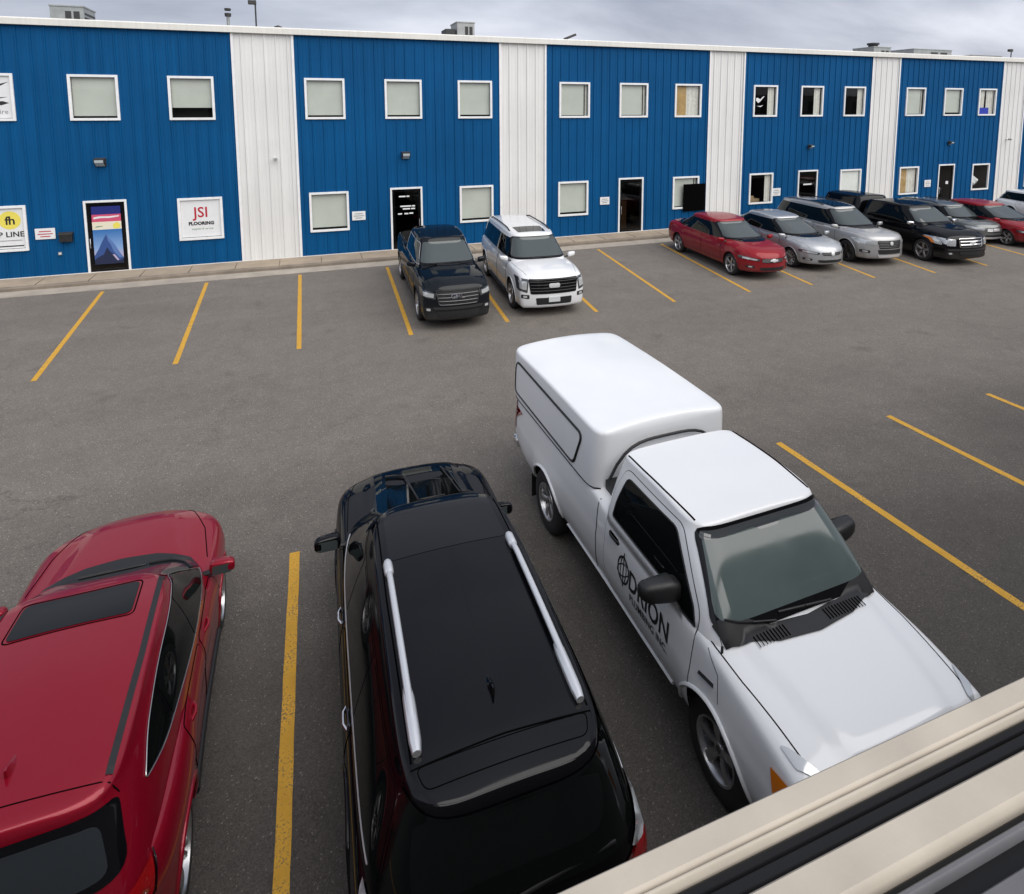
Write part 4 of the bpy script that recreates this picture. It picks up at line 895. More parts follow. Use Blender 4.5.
def building():
    root = empty('warehouse_building', (15, FY + 10, 0), 0, 'long two-storey metal warehouse with blue bays between white panels', 'building')
    inv = Matrix.Translation((-15, -FY - 10, 0))
    def fin(o):
        o.parent = root; o.matrix_parent_inverse = inv; return o
    X0, X1, ZT = -22.6, 56, 8.74
    bays = []; edges = [(-12.75, -10.65), (-2.29, -.22), (7.98, 10.04), (18.55, 20.56), (28.95, 30.91), (39.28, 41.3), (49.6, 51.6)]
    x = X0
    for a, b in edges: bays += [(x, a, 'blue'), (a, b, 'white_clad')]; x = b
    bays.append((x, X1, 'blue'))
    ops = []
    up = dict(WIN_U); lo = dict(WIN_L); drs = dict(DOORS)
    up['Z'] = -10.45; lo['Y'] = -10.43          # the pair cut by the left frame edge
    up['X1'] = 41.9; lo['X1'] = 41.9; up['X2'] = 45; drs['X3'] = 44.5; lo['X2'] = 47.3; up['X4'] = -16.; up['X5'] = -19.; lo['X4'] = -16.; drs['X5'] = -19.
    for n, q in up.items(): ops.append((q, q + WW, *ZU))
    for n, q in lo.items(): ops.append((q, q + WW, *ZL))
    for n, q in drs.items(): ops.append((q, q + WD, .10, ZD[1]))
    ops = [(a + .05, b - .05, c + (.05 if c > .2 else 0), d - .05) for a, b, c, d in ops]
    # ribbed sheet: profile along x, cut out round the openings
    for a, b, mt in bays:
        pts = [(a, 0.)]; p = .40; k = math.ceil(a / p) * p
        while k < b - .05:
            for dx, dy in ((-.035, 0), (-.018, -.034), (.018, -.034), (.035, 0)):
                if a + .005 < k + dx < b - .005: pts.append((k + dx, dy))
            for dx in (.133, .267):
                for e, dy in ((-.012, 0), (0, -.007), (.012, 0)):
                    if a + .005 < k + dx + e < b - .005: pts.append((k + dx + e, dy))
            k += p
        pts.append((b, 0.)); xs = [q[0] for q in pts]; ys = [q[1] for q in pts]
        cuts = sorted(set(xs + [e for o in ops for e in o[:2] if a < e < b])); m = MB()
        for x0, x1 in zip(cuts, cuts[1:]):
            if x1 - x0 < 1e-5: continue
            y0, y1 = np.interp(x0, xs, ys), np.interp(x1, xs, ys); xm = (x0 + x1) / 2
            zs = [(.13, ZT)]
            for o in ops:
                if o[0] < xm < o[1]: zs = [z for (c, d) in zs for z in ((c, min(d, o[2])), (max(c, o[3]), d)) if z[1] - z[0] > .01]
            for c, d in zs: m.quad((x0, FY + y0, c), (x1, FY + y1, c), (x1, FY + y1, d), (x0, FY + y0, d))
        fin(m.build('blue_wall' if mt == 'blue' else 'white_wall', M[mt]))
    # bright cover strips where blue meets white, base flashing, eave
    for a, b in edges:
        for e in (a, b):
            m = MB(); m.box(e - .045, e + .045, FY - .055, FY - .036, .135, ZT, .004); fin(m.build('corner_trim', M['frame']))
    m = MB(); m.box(X0, X1, FY - .05, FY - .036, .10, .165); fin(m.build('base_flashing', M['frame']))
    m = MB()
    m.prism([(FY - .16, 8.70), (FY - .16, 8.90), (FY - .10, 8.945), (FY + .3, 8.945), (FY + .3, 8.70)], X0 - .1, X1 + .1, 'x'); fin(m.build('eave_gutter', M['fascia']))
    m = MB(); m.quad((X0, FY + .3, 8.85), (X1, FY + .3, 8.85), (X1, FY + 22, 9.0), (X0, FY + 22, 9.0)); m.box(X0, X1, FY + 21.9, FY + 22, 0, 8.98); m.box(X0, X0 + .1, FY + .2, FY + 21.9, 0, 8.80); m.box(X1 - .1, X1, FY + .2, FY + 21.9, 0, 8.80)
    fin(m.build('roof', M['roof']))
    # dark rooms behind the openings
    def reveal(x0, x1, z0, z1, y1=.14):
        m = MB(); m.box(x0, x0 + .012, FY - .01, FY + y1, z0, z1); m.box(x1 - .012, x1, FY - .01, FY + y1, z0, z1); m.box(x0, x1, FY - .01, FY + y1, z1, z1 + .012); m.box(x0, x1, FY - .01, FY + y1, z0 - .012, z0); return m
    def ring(x0, x1, z0, z1, w, ya, yb, sill=True):
        m = MB(); m.box(x0, x0 + w, ya, yb, z0, z1, .006); m.box(x1 - w, x1, ya, yb, z0, z1, .006); m.box(x0 + w, x1 - w, ya, yb, z1 - w, z1, .006)
        if sill: m.box(x0 + w, x1 - w, ya - .012, yb, z0, z0 + w, .006)
        return m
    def room(x0, x1, z0, z1, dep=2.2):
        m = MB(); a, b = x0 - .5, x1 + .5; y0, y1 = FY + .16, FY + dep; c, d = max(.1, z0 - .9), z1 + .5
        m.quad((a, y1, c), (b, y1, c), (b, y1, d), (a, y1, d)); m.quad((a, y0, c), (a, y1, c), (a, y1, d), (a, y0, d)); m.quad((b, y0, c), (b, y1, c), (b, y1, d), (b, y0, d)); m.quad((a, y0, c), (b, y0, c), (b, y1, c), (a, y1, c)); m.quad((a, y0, d), (b, y0, d), (b, y1, d), (a, y1, d))
        # wall round the opening, seen from inside
        for q in ((a, x0, c, d), (x1, b, c, d), (x0, x1, c, z0), (x0, x1, z1, d)): m.quad((q[0], y0, q[2]), (q[1], y0, q[2]), (q[1], y0, q[3]), (q[0], y0, q[3]))
        return m
    def window(x, z, style):
        x0, x1, z0, z1 = x, x + WW, z[0], z[1]
        fr = fin(ring(x0, x1, z0, z1, .085, FY - .06, FY + .03).build('window', M['frame']))
        i = (x0 + .085, x1 - .085, z0 + .085, z1 - .085)
        def sub(o): o.parent = fr; return o
        m = MB(); m.quad((i[0] - .01, FY + .028, i[2] - .01), (i[1] + .01, FY + .028, i[2] - .01), (i[1] + .01, FY + .028, i[3] + .01), (i[0] - .01, FY + .028, i[3] + .01)); sub(m.build('pane', M['pane']))
        sub(reveal(i[0] - .015, i[1] + .015, i[2], i[3]).build('reveal', M['black']))
        sub(room(i[0] - .02, i[1] + .02, i[2] - .02, i[3] + .02, .9 if style.startswith('blind') else 2.2).build('room', M['room']))
        w_ = i[1] - i[0]
        def sheet(name, a, b, c, d, mt, y=.09, wave=0., n=1):
            m = MB(); vs = []
            for q in range(n + 1):
                u = q / n; xx = a + (b - a) * u; yy = FY + y + wave * math.sin(u * n * 1.15); vs += [(xx, yy, c), (xx, yy, d)]
            m.add(vs, [(2 * q, 2 * q + 2, 2 * q + 3, 2 * q + 1) for q in range(n)]); return sub(m.build(name, M[mt], None, 60))
        if style == 'blind': sheet('blind', i[0], i[1] , i[2] + .07, i[3], 'blind')
        elif style == 'blind_half': sheet('blind', i[0], i[1], i[2] + .36, i[3], 'blind')
        elif style == 'blind_short': sheet('blind', i[0], i[1], i[2] + .10, i[3], 'blind')
        elif style == 'blind_slot': sheet('blind', i[0], i[1] - .17, i[2] + .03, i[3], 'blind'); sheet('curtain', i[1] - .10, i[1], i[2], i[3], 'curtain', .12)
        elif style == 'film': sheet('film', i[0], i[1], i[2], i[3], 'blind_white', .05)
        elif style == 'curtain': sheet('curtain', i[1] - .42, i[1], i[2], i[3], 'curtain', .10, .02, 12)
        elif style == 'curtain_thin': sheet('curtain', i[1] - .34, i[1], i[2], i[3], 'curtain', .10, .02, 10)
        elif style == 'curtains': sheet('curtain', i[0], i[0] + .55, i[2], i[3], 'curtain', .10, .025, 14); sheet('curtain', i[1] - .6, i[1], i[2], i[3], 'curtain', .10, .025, 14); sheet('blue_box', i[0] + .02, i[0] + .95, i[2], i[2] + .38, 'bluebox', .07)
        elif style == 'board': sheet('board', i[0], i[0] + .62, i[2], i[3], 'board', .10); sheet('curtain', i[0] + .62, i[1], i[2], i[3], 'curtain', .12, .02, 16)
        elif style == 'shop':
            sheet('curtain', i[1] - .34, i[1], i[2], i[3], 'curtain', .10, .02, 10)
            m = MB(); m.box(i[0] + .12, i[0] + .5, FY + .3, FY + .7, i[2] - .3, i[2] + .28, .01); m.box(i[0] + .5, i[0] + .9, FY + .35, FY + .7, i[2] - .3, i[2] + .12, .01); sub(m.build('carton', M['carton']))
        elif style == 'figure':
            m = MB(); bm = bmesh.new(); bmesh.ops.create_icosphere(bm, subdivisions=3, radius=.3)
            for v in bm.verts: v.co *= 1 + .28 * math.sin(v.co.x * 17) * math.sin(v.co.z * 14 + 1)
            m.bm(bm, Matrix.Translation((i[0] + .5, FY + .4, i[2] + .45))); sub(m.build('cushion', M['sign'], None, 60))
        elif style == 'swoosh':
            sheet('curtain', i[1] - .42, i[1], i[2], i[3], 'curtain', .10, .02, 12); m = MB(); z = (i[2] + i[3]) / 2; xx = i[0] + .12
            pl = [(xx, z + .02), (xx + .14, z - .10), (xx + .26, z - .02), (xx + .52, z + .24), (xx + .42, z + .22), (xx + .25, z + .08), (xx + .10, z + .16), (xx, z + .14)]
            m.prism([(a, b) for a, b in pl], FY + .018, FY + .024); m.prism([(xx + .05, z - .25), (xx + .3, z - .3), (xx + .45, z - .2), (xx + .3, z - .24)], FY + .018, FY + .024); sub(m.build('decal', M['sign']))
        return fr
    st = dict(A='blind', B='blind_half', C='blind', D='blind', E='blind', H='blind_slot', I='blind_slot', J='board', M='swoosh', N='curtain', O='curtain_thin', R='blind_slot', S='blind_short', T='curtains', Z='film', X1='blind', X2='blind', X4='blind', X5='blind')
    sl = dict(JS='film', F='blind', G='blind', K='blind', L='blind_slot', P='shop', Q='film', U='board', V='figure', Y='film', X1='curtain', X2='blind', X4='blind')
    for n, q in up.items(): window(q, ZU, st[n])
    for n, q in lo.items(): window(q, ZL, sl[n])
    for n, q in drs.items():
        x0, x1 = q, q + WD
        fr = fin(ring(x0, x1, .135, ZD[1], .075, FY - .06, FY + .03, False).build('door', M['frame']))
        m = ring(x0 + .075, x1 - .075, .15, ZD[1] - .075, .11, FY - .02, FY + .025, True); o = m.build('leaf_frame', M['blackgloss']); o.parent = fr
        m = MB(); m.quad((x0 + .18, FY, .255), (x1 - .18, FY, .255), (x1 - .18, FY, ZD[1] - .18), (x0 + .18, FY, ZD[1] - .18)); o = m.build('pane', M['pane_dark']); o.parent = fr
        o = room(x0 + .09, x1 - .09, .12, ZD[1] - .08, 2.6).build('room', M['dark']); o.parent = fr
        s_ = x1 - .15 if n in ('d2',) else x0 + .14
        m = MB(); m.tube([(s_, FY - .03, 1.02), (s_, FY - .09, 1.04), (s_, FY - .09, 1.36), (s_, FY - .03, 1.38)], .014, 8); o = m.build('handle', M['chrome'], None, 60); o.parent = fr
        y = FY - .026
        if n == 'd2':
            m = MB(); 
            for a, b, zz in ((.35, .62, 2.34), (.66, .78, 2.34), (.40, .85, 1.93), (.88, 1.0, 1.93), (.50, .80, 1.82), (.84, 1.0, 1.82), (.30, .46, 1.62), (.56, .72, 1.62), (.76, .92, 1.63)):
                m.box(x0 + a, x0 + b, y + .018, y + .021, zz - .028, zz + .028)
            [setattr(q, 'parent', fr) for q in m.islands('door_lettering', M['sign'])]
        if n == 'd4':
            m = MB(); m.box(x0 + .4, x0 + .95, y + .018, y + .021, 1.93, 2.0); o = m.build('door_sticker', M['sign']); o.parent = fr
        if n == 'd5':
            m = MB(); m.box(x0 + .7, x0 + .9, y + .018, y + .021, 1.55, 1.72); o = m.build('door_sticker', M['sign']); o.parent = fr
        if n == 'd3':
            m = MB(); m.box(x0 + .3, x0 + .9, FY + .8, FY + 1.4, .15, 1.5, .03); o = m.build('reflection_box', M['redlens'] if False else M['carton']); o.parent = fr  # added brown box, standing in for a dull reflection in the door glass
        if n == 'd1': poster(x0 + .215, x1 - .215, fr)
    return root

def poster(x0, x1, par):
    """printed film on the glass door: navy, pink and cream bands over a blue mountain"""
    w = x1 - x0; z1, z0 = 2.50, .42; H = z1 - z0; e = [0]
    def flat(pl, mt, k):
        m = MB(); m.add([(x0 + a * w, FY - .012 - .0015 * k, z0 + b * H) for a, b in pl], [list(range(len(pl)))]); return m.build('poster', M[mt], par)
    def rect(a, b, mt, k=0): return flat([(0, a), (1, a), (1, b), (0, b)], mt, k)
    rect(.86, 1, 'navy'); rect(.735, .86, 'pink'); rect(.70, .735, 'cream'); rect(.60, .70, 'cream'); rect(.05, .60, 'postersky'); rect(0, .05, 'mt2')
    flat([(.06, .785), (.30, .80), (.60, .795), (.94, .815), (.94, .835), (.60, .825), (.25, .83), (.06, .815)], 'sign', 2)
    flat([(.70, .63), (.80, .605), (.95, .625), (.96, .68), (.85, .72), (.72, .69)], 'yellow', 2); flat([(.08, .64), (.35, .655), (.36, .665), (.15, .66)], 'inkgreen', 2)
    flat([(0, .15), (.14, .25), (.30, .40), (.45, .52), (.56, .44), (.72, .33), (.90, .17), (1, .10), (1, .03), (0, .03)], 'mt1', 3)
    flat([(.45, .52), (.50, .40), (.58, .34), (.66, .22), (.86, .10), (.98, .10), (.72, .33), (.56, .44)], 'mt3', 4)
    flat([(0, .08), (.10, .12), (.32, .17), (.45, .29), (.55, .21), (.70, .15), (.85, .05), (1, .09), (1, .03), (0, .03)], 'mt2', 5)
    flat([(.62, .16), (.70, .16), (.84, .06), (.78, .05)], 'sky3', 6)

def facade_fittings():
    G1 = 'white notice plaques on the warehouse wall'
    def wl(x, z, label, big=True, mt='bronze'):
        t = empty('wall_lamp', (x, FY - .036, z), 0, label, 'wall lamp', 'wall lamps over the doors'); s = 1. if big else .7
        m = MB(); m.box(-.17 * s, .17 * s, -.05, .0, -.14 * s, .16 * s, .01); m.prism([(-.05, .15 * s), (-.24, .12 * s), (-.24, .02), (-.05, -.12 * s)], -.16 * s, .16 * s, 'x'); m.build('lamp_housing', M[mt], t)
        m = MB(); m.prism([(-.244, .02), (-.246, -.0), (-.07, -.135 * s), (-.055, -.12 * s)], -.13 * s, .13 * s, 'x'); m.box(-.13 * s, .13 * s, -.252, -.244, -.0, .09 * s); m.build('lamp_lens', M['lamp'], t)
    wl(-6.66, 4.06, 'dark wall lamp on blue cladding above the mountain poster door')
    wl(3.92, 4.03, 'dark wall lamp above the black door with white lettering')
    wl(24.85, 3.95, 'small bluish wall lamp beneath the dark upper windows', False, 'galvdark')
    wl(35.1, 3.95, 'small bluish wall lamp on the far right blue bay', False, 'galvdark')
    wl(14.3, 4.0, 'small grey wall lamp above the brown glass door', False, 'blue') if False else None
    def cam_(x, z, label):
        t = empty('security_camera', (x, FY - .036, z), 0, label, 'camera', 'small cameras on the white panels'); m = MB(); m.box(-.05, .05, -.04, 0, -.05, .05, .01); m.tube([(0, -.04, 0), (0, -.12, -.02)], .02, 8); m.build('bracket', M['frame'], t)
        m = MB(); m.lathe([(.001, -.28), (.055, -.27), (.06, -.10), (.03, -.07), (.001, -.07)], 14, 'y', (.02, 0, -.02)); m.build('camera_body', M['galv'], t, 50)
    cam_(-1.0, 4.05, 'small grey camera on the white panel beside the signboard bay'); cam_(40.0, 4.1, 'small grey camera on the white panel at the right edge')
    def plaque(x0, x1, z0, z1, label, red=False):
        t = empty('wall_sign', ((x0 + x1) / 2, FY - .037, z0), 0, label, 'sign', G1); w, h = (x1 - x0) / 2, z1 - z0; m = MB(); m.box(-w, w, -.016, 0, 0, h, .004); m.build('sign_board', M['sign'], t); m = MB()
        for k, (a, b) in enumerate(((.72, .6), (.48, .75), (.25, .5))): m.box(-w * b, w * b, -.0195, -.017, h * a - .016, h * a + .016)
        m.build('lettering', M['inkred'] if red else M['inkgrey'], t)
    plaque(-8.74, -8.16, 1.45, 1.83, 'white notice plaque with thin red line beside the black mailbox', True)
    plaque(1.74, 2.26, 1.47, 1.83, 'white notice plaque between the left ground window and black door')
    plaque(12.74, 13.22, 1.52, 1.87, 'white notice plaque left of the brown glass door')
    plaque(22.55, 23.08, 1.45, 1.85, 'white notice plaque beside the window with stacked cartons')
    plaque(33.35, 33.85, 1.45, 1.85, 'white notice plaque left of the door in the far blue bay')
    t = empty('mailbox', (-7.84, FY - .037, 1.33), 0, 'black metal mailbox on the blue wall left of the poster door', 'mailbox'); m = MB(); m.box(-.19, .19, -.15, 0, 0, .26, .012); m.build('box_body', M['black'], t); m = MB(); m.prism([(-.165, .262), (-.16, .30), (0, .335), (0, .262)], -.205, .205, 'x'); m.build('box_lid', M['bronze'], t)
    t = empty('hose_bib', (-8.07, FY - .037, .86), 0, 'pale outlet cover on the blue wall below the mailbox', 'outlet'); m = MB(); m.box(-.055, .055, -.04, 0, 0, .11, .01); m.build('cover_plate', M['sky2'] if False else M['galv'], t); m = MB(); m.box(-.03, .03, -.046, -.041, .03, .08, .004); m.build('flap', M['frame'], t)
    # window signs
    y = FY + .012
    def sign(x, z, label): return empty('window_sign', (x, y, z), 0, label, 'sign', 'printed signs in the windows')
    def letters(par, txt, size, x, z, mt, bold=0., sp=1., sx=1.):
        V, F_ = text_geo(txt, size, bold, sp); m = MB(); m.add([(x + a * sx, -.010, z + b) for a, b in V], F_); m.build('lettering', M[mt], par)
    t = sign(-4.39 + WW / 2, 1.19, 'white window sign with red letters JSI near the white panel'); m = MB(); m.box(-.655, .655, -.006, 0, 0, 1.39); m.build('sign_panel', M['sign'], t)
    letters(t, 'JSI', .54, .0, .74, 'inkred', .008, 1.02, .92); letters(t, 'FLOORING', .165, .0, .45, 'ink', .010, 1.04); letters(t, 'supplies & service', .10, .03, .27, 'inkgreen')
    t = sign(-10.43 + WW / 2, 1.19, 'white window sign with yellow round logo at the left edge'); m = MB(); m.box(-.655, .655, -.006, 0, 0, 1.39); m.build('sign_panel', M['sign'], t)
    m = MB(); m.lathe([(.001, -.009), (.31, -.009), (.31, -.007), (.001, -.007)], 36, 'y', (.26, 0, .97)); m.build('round_logo', M['yellow'], t); 
    V, F_ = text_geo('fh', .40, .008, .95); m = MB(); m.add([(.27 + a, -.0125, .83 + b) for a, b in V], F_); m.build('lettering', M['ink'], t)
    letters(t, 'P LINE', .25, .27, .40, 'ink', .006, 1.04); m = MB(); m.box(-.6, .56, -.011, -.007, .26, .285); m.build('rule', M['inkgrey'], t); m = MB(); m.box(-.6, .6, -.011, -.007, .06, .10); m.build('stripe', M['ink'], t)
    t = sign(-10.45 + WW / 2, 5.62, 'white upper window sign with black swoosh at the left edge'); m = MB(); m.box(-.655, .655, -.006, 0, 0, 1.39); m.build('sign_panel', M['sign'], t); m = MB()
    for pl in ([(-.3, 1.1), (.1, 1.0), (.4, 1.08), (.6, 1.2), (.4, 1.14), (.1, 1.07)], [(-.2, .75), (.2, .62), (.55, .70), (.25, .68)], [(.1, .52), (.35, .42), (.58, .5), (.4, .56)]): m.prism([(a, b) for a, b in pl], -.011, -.007)
    m.build('swoosh', M['ink'], t); letters(t, 'tire', .22, .38, .14, 'inkgrey')
    # the plain black panel standing over the corner of one window
    t = empty('black_panel', (17.80, FY - .08, 1.02), 0, 'plain black square panel mounted on the wall above the red sedan', 'panel'); m = MB(); m.box(-.62, .62, -.05, 0, -.05, 1.27, .008); m.build('panel_face', M['seam'], t); m = MB(); m.box(-.5, .5, .0, .046, .1, .2); m.box(-.5, .5, .0, .046, 1.0, 1.1); m.build('bracket', M['black'], t)

def rooftop():
    def hv(x0, x1, z0, z1, y, d, label, style=0):
        t = empty('rooftop_unit', ((x0 + x1) / 2, y, 8.9), 0, label, 'ventilation unit', 'air handling units on the warehouse roof'); w = (x1 - x0) / 2; h = z1 - 8.9; m = MB()
        m.box(-w, w, 0, d, .06, h, .015); m.box(-w - .03, w + .03, -.03, d + .03, h - .05, h + .01, .01); m.build('casing', M['galv'], t); m = MB()
        for k in range(5): m.box(w + .004, w + .02, .15, d - .15, .15 + k * (h - .3) / 5, .15 + k * (h - .3) / 5 + .07)
        for k in range(2): m.box(-w * .1 + k * w * .5, -w * .1 + k * w * .5 + w * .36, -.012, -.003, .18, h - .22)
        m.build('louvre', M['galvdark'], t); m = MB(); m.box(-w - .08, w + .08, -.06, d + .06, -.1, .06); m.build('kerb', M['galvdark'], t)
        if style == 1:
            m = MB(); m.box(-w - .55, -w - .05, .1, d * .8, .1, h * .72, .02); m.build('intake_hood', M['galvdark'], t)
        if style == 2:
            m = MB(); m.lathe([(.28, h), (.28, h + .18), (.36, h + .2), (.36, h + .3), (.001, h + .34)], 16, 'z', (.1, d / 2, 0)); m.build('exhaust_cap', M['galvdark'], t, 40)
    ((a, zt), (b, _)) = RP((49, 4.5), 31), RP((83, 6), 31); hv(a, b, 0, zt, 31, 1.6, 'grey rooftop unit with louvred end at the left')
    ((a, zt), (b, _)) = RP((457, 21.5), 31), RP((474.5, 22), 31); hv(a, b, 0, zt, 31, 1.4, 'grey rooftop unit with a dark intake hood on its left', 1)
    ((a, zt), (b, _)) = RP((874, 46.5), 30), RP((891, 46.5), 30); hv(a, b, 0, zt, 30, 1.6, 'small dark rooftop unit with a round exhaust cap', 2)
    ((a, zt), (b, _)) = RP((914, 48.5), 36), RP((952, 48), 36); hv(a, b, 0, zt, 36, 2.2, 'long pale rooftop unit on the right part of the roof')
    ((a, zt), (b, _)) = RP((972, 54.8), 38), RP((1002, 54.8), 38); hv(a, b, 0, zt, 38, 2.2, 'low flat rooftop unit near the right frame edge')
    def pole(px, y, label, nm, top):
        (x, z) = RP(px, y); t = empty(nm, (x, y, 8.85), 0, label, nm.replace('_', ' ')); h = z - 8.85; m = MB()
        if top == 'cap': m.tube([(0, 0, 0), (0, 0, h - .25)], .055, 10); m.build('pipe', M['galv'], t, 60); m = MB(); m.lathe([(.11, h - .30), (.12, h - .18), (.001, h - .16)], 14, 'z'); m.lathe([(.11, h - .08), (.12, h), (.001, h + .02)], 14, 'z'); m.build('rain_cap', M['bronze'], t, 50)
        else:
            m.tube([(0, 0, 0), (0, 0, h)], .03, 8); m.build('mast', M['galvdark'], t, 60); m = MB(); m.box(-.26, .04, -.10, .08, h - .18, h - .02, .02); m.build('lamp_head', M['bronze'], t)
    pole((227.5, 8.5), 27.5, 'thin vent pipe with a dark rain cap on the roof', 'vent_pipe', 'cap'); pole((255, 0), 28, 'tall thin mast with a small lamp head on the roof', 'roof_mast', 'head'); pole((1011.5, 49), 28, 'short thin mast at the right end of the roof', 'roof_mast', 'head')
    (x, z) = RP((278, 25), 28); t = empty('dome_vent', (x, 28, 8.86), 0, 'small dark dome vent on the roof beside the tall mast', 'vent'); m = MB(); m.lathe([(.10, 0), (.10, .22), (.17, .24), (.15, .34), (.001, .40)], 14, 'z'); m.build('dome', M['bronze'], t, 50); m = MB(); m.box(-.2, .2, -.2, .2, -.02, .04); m.build('flashing', M['galv'], t)
    (x, z) = RP((569, 35), 27); t = empty('flood_lamp', (x, 27, 8.9), 0, 'small dark flood lamp tilted on the roof edge', 'lamp'); m = MB(); m.tube([(-.1, 0, 0), (-.1, 0, .22)], .03, 8); m.build('stem', M['galv'], t, 60); m = MB(); bm = bmesh.new(); bmesh.ops.create_cube(bm, size=1); m.bm(bm, Matrix.Translation((.05, 0, .27)) @ Matrix.Rotation(R(-22), 4, 'Y') @ Matrix.Diagonal((.55, .25, .10, 1))); m.build('lamp_head', M['bronze'], t)

CAMR = None
def RP(px, Y):
    """where the sight line of a measured point meets the plane y = Y (used once, to read sizes off the photograph)"""
    yaw, pitch = .356583856, .115068214
    f = Vector((math.sin(yaw) * math.cos(pitch), math.cos(yaw) * math.cos(pitch), -math.sin(pitch))); r = Vector((math.cos(yaw), -math.sin(yaw), 0)); u = r.cross(f)
    d = r * ((px[0] - 538.53) / 632.906) - u * ((px[1] - 181.61) / 632.906) + f; k = Y / d.y
    return d.x * k, 5.936 + d.z * k

def own_building():
    """the building the photograph is taken from: its wall with a long window, and the window's sill frame"""
    H = 5.936; z0 = H - .45
    def yy(a): return .45 / math.tan(R(a))
    t = empty('window_frame', (1, .25, z0), 0, 'beige window sill frame with a black rubber gasket in the lower right corner', 'window frame')
    XA, XB = -2.4 - 1, 4.2 - 1
    def bar(name, a0, a1, zt, zb, mt, bev=0., dz=0.):
        y1, y0 = yy(a0) - .25, yy(a1) - .25; zt = zt; m = MB()
        pr = [(y0, zb), (y1, zb), (y1, zt - bev), (y1 - bev * .8, zt), (y0 + bev * .8, zt + dz), (y0, zt + dz - bev)] if bev else [(y0, zb), (y1, zb), (y1, zt), (y0, zt + dz)]
        m.prism(pr, XA, XB, 'x'); return m.build(name, M[mt], t, 40)
    bar('outer_rail', 56.85, 58.45, 0, -.05, 'beige', .003)
    bar('rail_lip', 58.48, 58.72, -.001, -.05, 'beige', .0012)
    bar('gasket', 58.74, 59.55, -.006, -.05, 'gasket', .003)
    bar('gasket_fin', 59.57, 60.42, -.003, -.05, 'gasket', .0025)
    bar('inner_rail', 60.46, 62.66, 0, -.05, 'beige', .003)
    bar('track', 62.7, 63.3, -.010, -.05, 'gasket', .002); bar('track_fin', 63.32, 63.75, -.004, -.05, 'greyvinyl', .0015); bar('track', 63.77, 65.1, -.012, -.05, 'gasket')
    bar('screen_track', 65.12, 66.6, -.003, -.05, 'greyvinyl', .0015); bar('screen_track', 66.64, 69.5, -.003, -.05, 'greyvinyl', .0015); bar('stool', 69.6, 78, -.004, -.05, 'beige', .003)
    for x in (XA, XB):
        m = MB(); m.box(x - .03, x + .03, -.10, .05, 0, 1.5, .004); m.build('jamb', M['beige'], t)
    m = MB(); m.box(XA, XB, -.10, .05, 1.5, 1.56, .004); m.build('head', M['beige'], t)
    b = empty('office_building', (0, -5, 0), 0, 'pale office building behind the window sill, seen only at its window', 'building')
    m = MB(); w0, w1 = 1 + XA - .035, 1 + XB + .035; y0, y1 = .02 + 5, .155 + 5
    m.box(-34, w0, y0, y1, -.1, 7.25); m.box(w1, 80, y0, y1, -.1, 7.25); m.box(w0, w1, y0, y1, -.1, z0 - .052); m.box(w0, w1, y0, y1, z0 + 1.57, 7.25); m.build('outer_wall', M['office'], b)
    for k, x in enumerate([-30, -24, -18, -12, -6.5, 7.5, 13, 19, 25, 31, 37, 43, 49, 55, 61]):
        for z in (1.0, 5.3):
            m = MB(); m.box(x, x + 2.4, y1 + .002, y1 + .05, z, z + 1.5, .01); o = m.build('window', M['frame'], b); m = MB(); m.box(x + .09, x + 2.31, y1 + .052, y1 + .056, z + .09, z + 1.41); m.build('pane', M['tint'], o)
building(); facade_fittings(); rooftop(); own_building()
